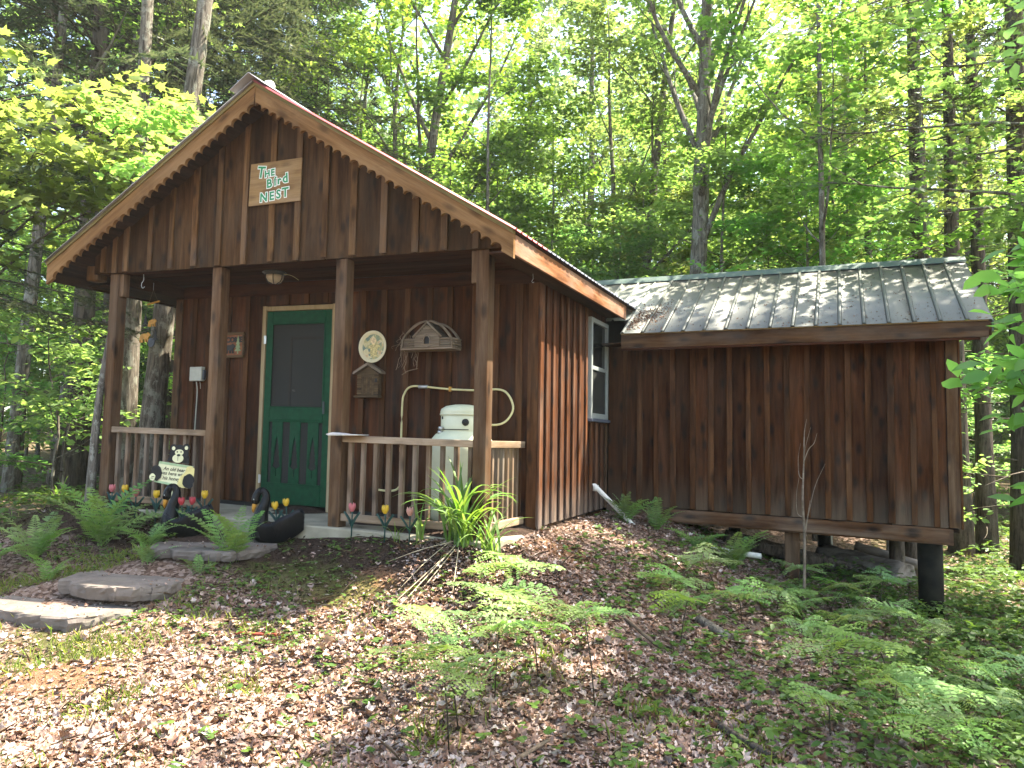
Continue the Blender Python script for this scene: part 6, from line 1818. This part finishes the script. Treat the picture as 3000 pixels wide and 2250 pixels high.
def bracken(x, y, h, size, label, group=None, seed=0, az=None):
    rr = np.random.default_rng(seed+900)
    z = gz(x, y)
    t = thing('bracken_fern', label, 'fern', (x, y, z), 0, group)
    lx_, ly_ = rr.normal(0, .07), rr.normal(0, .07)
    tube('stem', [(0, 0, -.03), (lx_*.4, ly_*.4, h*.5), (lx_, ly_, h)], [.0045, .004, .003], M_STEM, t, 5)
    a0 = rr.uniform(0, 6.28) if az is None else az
    for k, da in enumerate((0, 1.75, -1.75)):
        o = mesh_obj('frond', BR[rr.integers(0, 4)], t, (lx_, ly_, h))
        s = size*(1.35 if k == 0 else 1.0)*rr.uniform(.85, 1.1)
        o.scale = (s, s, s); o.rotation_euler = (rr.uniform(.0, .38), rr.normal(0, .20), a0+da+rr.normal(0, .15))
    return t
for i, (x, y, n, s, lab, rise) in enumerate((
        (-3.52, -.72, 12, .58, 'largest lush fern clump left of the left swan, hiding the pink tulip', 1.1),
        (-2.02, -.70, 8, .44, 'upright fern between the two swans on the stone step', 1.25),
        (-3.78, -1.15, 10, .44, 'spreading fern at the left edge above the lowest stone', .9),
        (-3.95, -1.55, 9, .40, 'fern at the far left edge beside the lowest stone step', .9),
        (-2.62, -1.02, 7, .24, 'small yellow tipped fern on the corner of the middle stone', 1.1),
        (-3.28, -1.42, 6, .24, 'little fern between the lowest two stones', 1.0),
        (-2.95, -.72, 7, .30, 'low fern directly below the left swan', .9),
        (-2.12, -1.02, 5, .18, 'tiny fern right of the middle stone step', .8),
        (.38, 2.62, 8, .42, 'dark fern growing beside the white slanting pipe', 1.2),
        (.72, 2.70, 7, .36, 'dark fern against the addition skirt right of the pipe', 1.2),
        (1.52, 2.72, 11, .50, 'bright fern just under the skirt board of the addition', .95),
        (1.15, 2.55, 6, .36, 'small sunlit fern at left end of the dark gap under the addition', .7))):
    lady_fern(x, y, int(n*1.25), s*(1.3 if x < 0 else 1.15), lab, None, rise*1.12, i)
for i, (x, y, h, s, lab) in enumerate((
        (.86, -2.40, .42, .34, 'nearest bracken fern with sunlit flat fronds at bottom centre'),
        (.77, -2.12, .44, .36, 'bracken fern just behind the nearest one at bottom centre'),
        (.80, -1.75, .40, .40, 'wide bracken fern with fronds spread left over the sunny leaves'),
        (.49, -1.00, .34, .42, 'pale sunlit bracken fern on the edge of the sunny patch'),
        (.92, -1.38, .42, .42, 'bracken fern with a half sunlit frond in the middle of the slope'),
        (1.28, -1.41, .52, .40, 'tall thin stemmed bracken right of the sunny patch'),
        (.28, -.57, .30, .42, 'brilliantly sunlit bracken fronds in front of the daylilies'),
        (.36, -1.49, .36, .36, 'leftmost bracken over the sunny leaf litter'))):
    bracken(x, y, h, s, lab, None, i)
brp = [(2.32, 1.72), (2.57, 2.08), (2.74, 1.86), (2.36, .66), (2.47, .14), (2.55, -.94), (2.86, .12), (2.84, -.73), (3.21, -.05), (3.39, .59), (3.04, -.91), (2.2, 2.75), (2.05, 2.6),
       (2.95, 2.85), (1.52, 1.66), (3.3, -.46), (3.58, .29), (2.2, 2.2), (2.45, 2.45), (2.0, 2.0), (2.7, 2.5), (3.05, 2.3), (3.2, 1.5), (1.75, 1.2), (1.2, .8), (1.45, .1), (3.75, .8), (2.9, .7)]
for i, (x, y) in enumerate(brp):
    bracken(x+random.uniform(-.05, .05), y, random.uniform(.16, .34), random.uniform(.28, .44), 'green bracken fern among many on the shaded right slope', 'bracken ferns on the right slope', 40+i)

def strap_mesh(seed, ln, w, bend):
    rng = np.random.default_rng(seed)
    n = 12; t = np.linspace(0, 1, n)
    ang = 1.35-bend*t**1.5
    d = np.stack([np.cos(ang), np.zeros(n), np.sin(ang)], 1)*ln/n
    P = np.vstack([[0, 0, 0], np.cumsum(d, 0)])[:n]
    ww = w*np.sin(np.pi*np.clip(.16+.84*t, 0, 1))**.7; ww[-1] = .0006
    L_ = P.copy(); Rr = P.copy(); L_[:, 1] -= ww; Rr[:, 1] += ww; L_[:, 2] += ww*.45; Rr[:, 2] += ww*.45
    V = np.stack([L_, P, Rr], 1).reshape(-1, 3)
    F = []
    for i in range(n-1):
        for j in (0, 1): F.append((i*3+j, i*3+j+1, i*3+3+j+1, i*3+3+j))
    return np_mesh('blade', V, F, M_LILY, True)
STRAP = [strap_mesh(i, .62, .0115, b) for i, b in enumerate((1.0, 1.5, 2.0, 2.4, .7, 1.8))]
def lily(x, y, n, s, r, label, seed):
    rr = np.random.default_rng(seed)
    t = thing('daylily', label, 'plant', (x, y, gz(x, y)-.01))
    for i in range(n):
        o = mesh_obj('blade', STRAP[rr.integers(0, 6)], t)
        k = s*rr.uniform(.55, 1.1); o.scale = (k, k, k)
        q = rr.uniform(0, 6.28)
        o.location = (r*rr.normal(), r*rr.normal()*.6, 0)
        o.rotation_euler = (rr.normal(0, .10), rr.normal(0, .12), q)
    return t
lily(-.26, -.10, 74, 1.34, .075, 'big daylily clump with arching strap leaves at the porch corner', 1)
lily(.03, -.10, 24, 1.05, .04, 'smaller daylily tuft right of the big clump at the porch corner', 2)
lily(-.86, -.10, 7, .52, .012, 'little daylily shoot below the yellow tulip by the right railing', 3)
lily(-.62, .02-.12, 11, .72, .018, 'narrow daylily shoot between the peach tulip and the big clump', 4)
lily(-6.6, 1.2, 18, .75, .06, 'daylily like tuft in the shade left of the porch', 5)
lily(-5.9, 1.3, 10, .7, .04, 'thinner strap leaved tuft nearest the left porch post', 6)

# ------------------------------------------------------------------ ground litter, seedlings, grass (nobody could count them)
rng = np.random.default_rng(5)
def region_pts(n, x0, x1, y0, y1):
    return rng.uniform(x0, x1, n), rng.uniform(y0, y1, n)
def noise2(x, y, f, sd):
    q = np.random.default_rng(sd); o = np.zeros_like(x)
    for i in range(10):
        th = q.uniform(0, 6.28); k = f*q.uniform(.5, 2.2)
        o += np.sin((x*math.cos(th)+y*math.sin(th))*k+q.uniform(0, 6.28))
    return o/10**.5
def on_slab(x, y): return (x > -4.62) & (x < .03) & (y > -.07)
def on_stone(x, y):
    return ((x+2.72)**2/.46+(y+1.66)**2/.10 < 1) | ((x+2.5)**2/.24+(y+1.26)**2/.12 < 1) | ((x+2.35)**2/.27+(y+.52)**2/.17 < 1)
def dens(x, y):
    d = np.ones_like(x)
    d *= np.where(y > -.9+.25*(x+1), .55, 1.0)
    d *= np.clip(.25+.75*(x+1.7)/1.2, .18, 1.0)
    d *= np.where((x < -.6) & (y > -1.05+.25*(x+1)) , .28, 1.0)
    d *= .55+.45*np.clip(noise2(x, y, 3.0, 2)+.3, 0, 1.3)
    return np.clip(d, 0, 1)
def litter(n, x0, x1, y0, y1, smin, smax, lift, tilt, kind='curl'):
    x, y = region_pts(n, x0, x1, y0, y1)
    k = (rng.random(n) < dens(x, y)) & ~on_slab(x, y) & ~on_stone(x, y)
    x, y = x[k], y[k]; m = len(x)
    C = np.stack([x, y, ground_z(x, y)+rng.uniform(.002, lift, m)], 1)
    N = np.array([0, 0, 1.0])+rng.normal(0, tilt, (m, 3)); T = rng.normal(0, 1, (m, 3))
    N[:, 2] *= np.where(rng.random(m) < .25, -1, 1)
    return place_leaves(C, N, T, rng.uniform(smin, smax, m), kind)
Vs, Fs, b0 = [], [], 0
for a in ((150000, -3.8, 4.4, -3.6, .6, .012, .042, .008, .20, 'chip'), (30000, -3.0, 4.2, -3.5, .4, .026, .056, .016, .34), (7000, -2.2, 3.4, -3.5, -.6, .045, .072, .03, .55), (45000, -1.5, 5.0, .2, 4.0, .02, .05, .014, .32, 'chip'), (12000, -1.0, 5.0, .2, 4.0, .03, .06, .02, .4), (9000, -9, -4.6, -3, 7, .04, .08, .02, .3), (9000, 3.5, 11, -2, 12, .04, .08, .02, .3)):
    V, F = litter(*a); Vs.append(V); Fs.append(F+b0); b0 += len(V)
tag(mesh_obj('dead_leaves', np_mesh('dead_leaves', np.vstack(Vs), np.vstack(Fs), M_DEAD)), kind='stuff')
# thin twigs and bits of dead stem over the leaves
n = 2600
x, y = region_pts(n, -3.6, 4.4, -3.5, 3.2); k = ~on_slab(x, y) & ~on_stone(x, y); x, y = x[k], y[k]; m = len(x)
V, F = place_leaves(np.stack([x, y, ground_z(x, y)+rng.uniform(.006, .03, m)], 1), np.array([0, 0, 1.0])+rng.normal(0, .4, (m, 3)), np.stack([rng.normal(0, 1, m), rng.normal(0, 1, m), rng.normal(0, .12, m)], 1), rng.uniform(.05, .22, m), 'diamond', .045)
tag(mesh_obj('twigs', np_mesh('twigs', V, F, M_STICK)), kind='stuff')
# leaf scraps lying on the stone steps
n = 260
x, y = region_pts(n, -3.4, -1.8, -2.0, -.15); k = on_stone(x, y); x, y = x[k], y[k]; m = len(x)
zs = np.where(((x+2.72)**2/.46+(y+1.66)**2/.10 < 1), -.535, np.where(((x+2.5)**2/.24+(y+1.26)**2/.12 < 1), -.385, -.20))
V, F = place_leaves(np.stack([x, y, zs+.008], 1), np.array([0, 0, 1.0])+rng.normal(0, .25, (m, 3)), rng.normal(0, 1, (m, 3)), rng.uniform(.012, .035, m), 'curl')
tag(mesh_obj('leaf_scraps', np_mesh('leaf_scraps', V, F, M_DEAD)), kind='stuff')
# crumbs of bark and mulch on the bed by the porch
x, y = region_pts(16000, -5.2, .9, -1.4, .3)
k = ~on_slab(x, y) & ~on_stone(x, y) & (rng.random(len(x)) < np.clip(1.2-np.abs(y+.35)*.9, .1, 1)); x, y = x[k], y[k]; m = len(x)
V, F = place_leaves(np.stack([x, y, ground_z(x, y)+.006], 1), np.array([0, 0, 1.0])+rng.normal(0, .5, (m, 3)), rng.normal(0, 1, (m, 3)), rng.uniform(.015, .04, m), 'diamond', .8)
tag(mesh_obj('mulch', np_mesh('mulch', V, F, plain('bark_mulch', (0.045, 0.028, 0.018), .95, .1, nz=.7, scale=30))), kind='stuff')

# seedlings: a few round leaves on a short stem
def seedlings(n, x0, x1, y0, y1, fn, smin, smax, hmin, hmax, kind='round', leaves=4):
    x, y = region_pts(n, x0, x1, y0, y1)
    k = (rng.random(n) < fn(x, y)) & ~on_slab(x, y) & ~on_stone(x, y)
    x, y = x[k], y[k]; m = len(x)
    z = ground_z(x, y); h = rng.uniform(hmin, hmax, m)
    az = rng.uniform(0, 6.28, m)[:, None]+np.arange(leaves)[None]*(6.283/leaves)+rng.normal(0, .3, (m, leaves))
    C = np.stack([np.repeat(x, leaves), np.repeat(y, leaves), np.repeat(z+h, leaves)], 1)
    C[:, 2] -= rng.uniform(0, .5, m*leaves)*np.repeat(h, leaves)*.5
    T = np.stack([np.cos(az.ravel()), np.sin(az.ravel()), rng.normal(-.1, .25, m*leaves)], 1)
    N = np.array([0, 0, 1.0])+rng.normal(0, .25, (m*leaves, 3))
    return place_leaves(C, N, T, rng.uniform(smin, smax, m*leaves), kind)
def fR(x, y):
    base = np.clip((x-.55)*.45+.05*(y+1), 0, 1)*(.45+.55*np.clip(noise2(x, y, 4, 8)+.4, 0, 1))
    base += .5*np.clip(1-((x-.9)**2/.5+(y-1.2)**2/1.6), 0, 1)
    return np.clip(base*.9+.06, 0, 1)
Vs, Fs, b0 = [], [], 0
for a in ((8000, -.6, 4.6, -3.2, 4.2, fR, .025, .055, .02, .09, 'round', 4), (2600, 1.8, 4.8, -2.2, 4.2, lambda x, y: np.clip((x-1.9)*.6, 0, 1), .035, .075, .05, .22, 'oval', 5),
          (5500, 3.4, 13, 2.0, 16, lambda x, y: np.clip(.8+noise2(x, y, 1.5, 3)*.4, .1, 1), .06, .12, .04, .26, 'oval', 5), (6000, -13, -4.7, -2.5, 12, lambda x, y: np.clip(.5+noise2(x, y, 1.5, 4)*.45, .08, 1), .05, .10, .03, .16, 'oval', 4),
          (3200, -3.8, 1.0, -1.9, -.1, lambda x, y: np.clip(.35+noise2(x, y, 4, 5)*.3, .03, 1), .02, .045, .015, .05, 'oval', 4)):
    V, F = seedlings(*a); Vs.append(V); Fs.append(F+b0); b0 += len(V)
tag(mesh_obj('ground_cover', np_mesh('ground_cover', np.vstack(Vs), np.vstack(Fs), M_COVER)), kind='stuff')

# grass
def grass(n, x0, x1, y0, y1, fn, hmin, hmax, w):
    x, y = region_pts(n, x0, x1, y0, y1)
    k = (rng.random(n) < fn(x, y)) & ~on_slab(x, y) & ~on_stone(x, y); x, y = x[k], y[k]; m = len(x)
    C = np.stack([x, y, ground_z(x, y)-.004], 1)
    T = np.array([0, 0, 1.0])+rng.normal(0, .45, (m, 3)); N = rng.normal(0, 1, (m, 3))
    return place_leaves(C, N, T, rng.uniform(hmin, hmax, m), 'diamond', w)
def fG(x, y):
    t = np.clip(noise2(x, y, 5, 14)-.25, 0, 1.2)
    return np.clip(t*np.where(x < -.9, 1.0, .35)+np.where(x < -1.2, .10, .02), 0, 1)
Vs, Fs, b0 = [], [], 0
for a in ((42000, -3.8, 2.6, -3.4, -.8, fG, .03, .10, .09), (2600, .6, 2.4, -2.4, -.6, lambda x, y: np.clip(noise2(x, y, 5, 15)-.5, 0, 1), .06, .16, .05), (9000, 4, 10, 1.5, 10, lambda x, y: np.clip(noise2(x, y, 2, 16), 0, 1), .05, .14, .08), (6000, -10, -4.7, -2, 6, lambda x, y: np.clip(noise2(x, y, 2, 17), 0, 1), .05, .16, .06)):
    V, F = grass(*a); Vs.append(V); Fs.append(F+b0); b0 += len(V)
tag(mesh_obj('grass', np_mesh('grass', np.vstack(Vs), np.vstack(Fs), M_GRASS)), kind='stuff')

# dry leaves and needles caught on the addition roof
asl_ = (ARZ-AEZ)/(ARY-AEY)
n = 700
x = rng.uniform(.3, 3.9, n); y = AEY+(ARY-AEY)*rng.random(n)**1.8*.95
clump = 900
xc = .33+np.abs(rng.normal(0, .20, clump)); yc = 3.15+rng.normal(0, .16, clump)+(xc-.33)*.5
x = np.concatenate([x, xc]); y = np.concatenate([y, yc]); k = (y > AEY-.02) & (y < ARY-.05); x, y = x[k], y[k]; m = len(x)
C = np.stack([x, y, AEZ+(y-AEY)*asl_+.012+rng.uniform(0, .012, m)+np.where(x < .75, rng.uniform(0, .03, m), 0)], 1)
V, F = place_leaves(C, np.array([0, -asl_, 1.0])+rng.normal(0, .4, (m, 3)), rng.normal(0, 1, (m, 3)), rng.uniform(.008, .024, m), 'curl')
tag(mesh_obj('roof_leaves', np_mesh('roof_leaves', V, F, plain('roof_leaf_litter', (.12, .065, .038), .9, .1, nz=.6, scale=40))), kind='stuff')

# thin scattering volume added to soften contrast and lighten shade between the trees
hz = bpy.data.materials.new('softening_haze'); hz.use_nodes = True
hz.node_tree.nodes.clear()
pv_ = hz.node_tree.nodes.new('ShaderNodeVolumePrincipled'); ho = hz.node_tree.nodes.new('ShaderNodeOutputMaterial')
pv_.inputs['Color'].default_value = (.86, .92, .88, 1); pv_.inputs['Density'].default_value = .0007; pv_.inputs['Anisotropy'].default_value = .2
hz.node_tree.links.new(pv_.outputs['Volume'], ho.inputs['Volume'])
hb = box('added_haze', -170, 170, -70, 200, -3.2, 46, hz, None, 0)
tag(hb, kind='stuff')
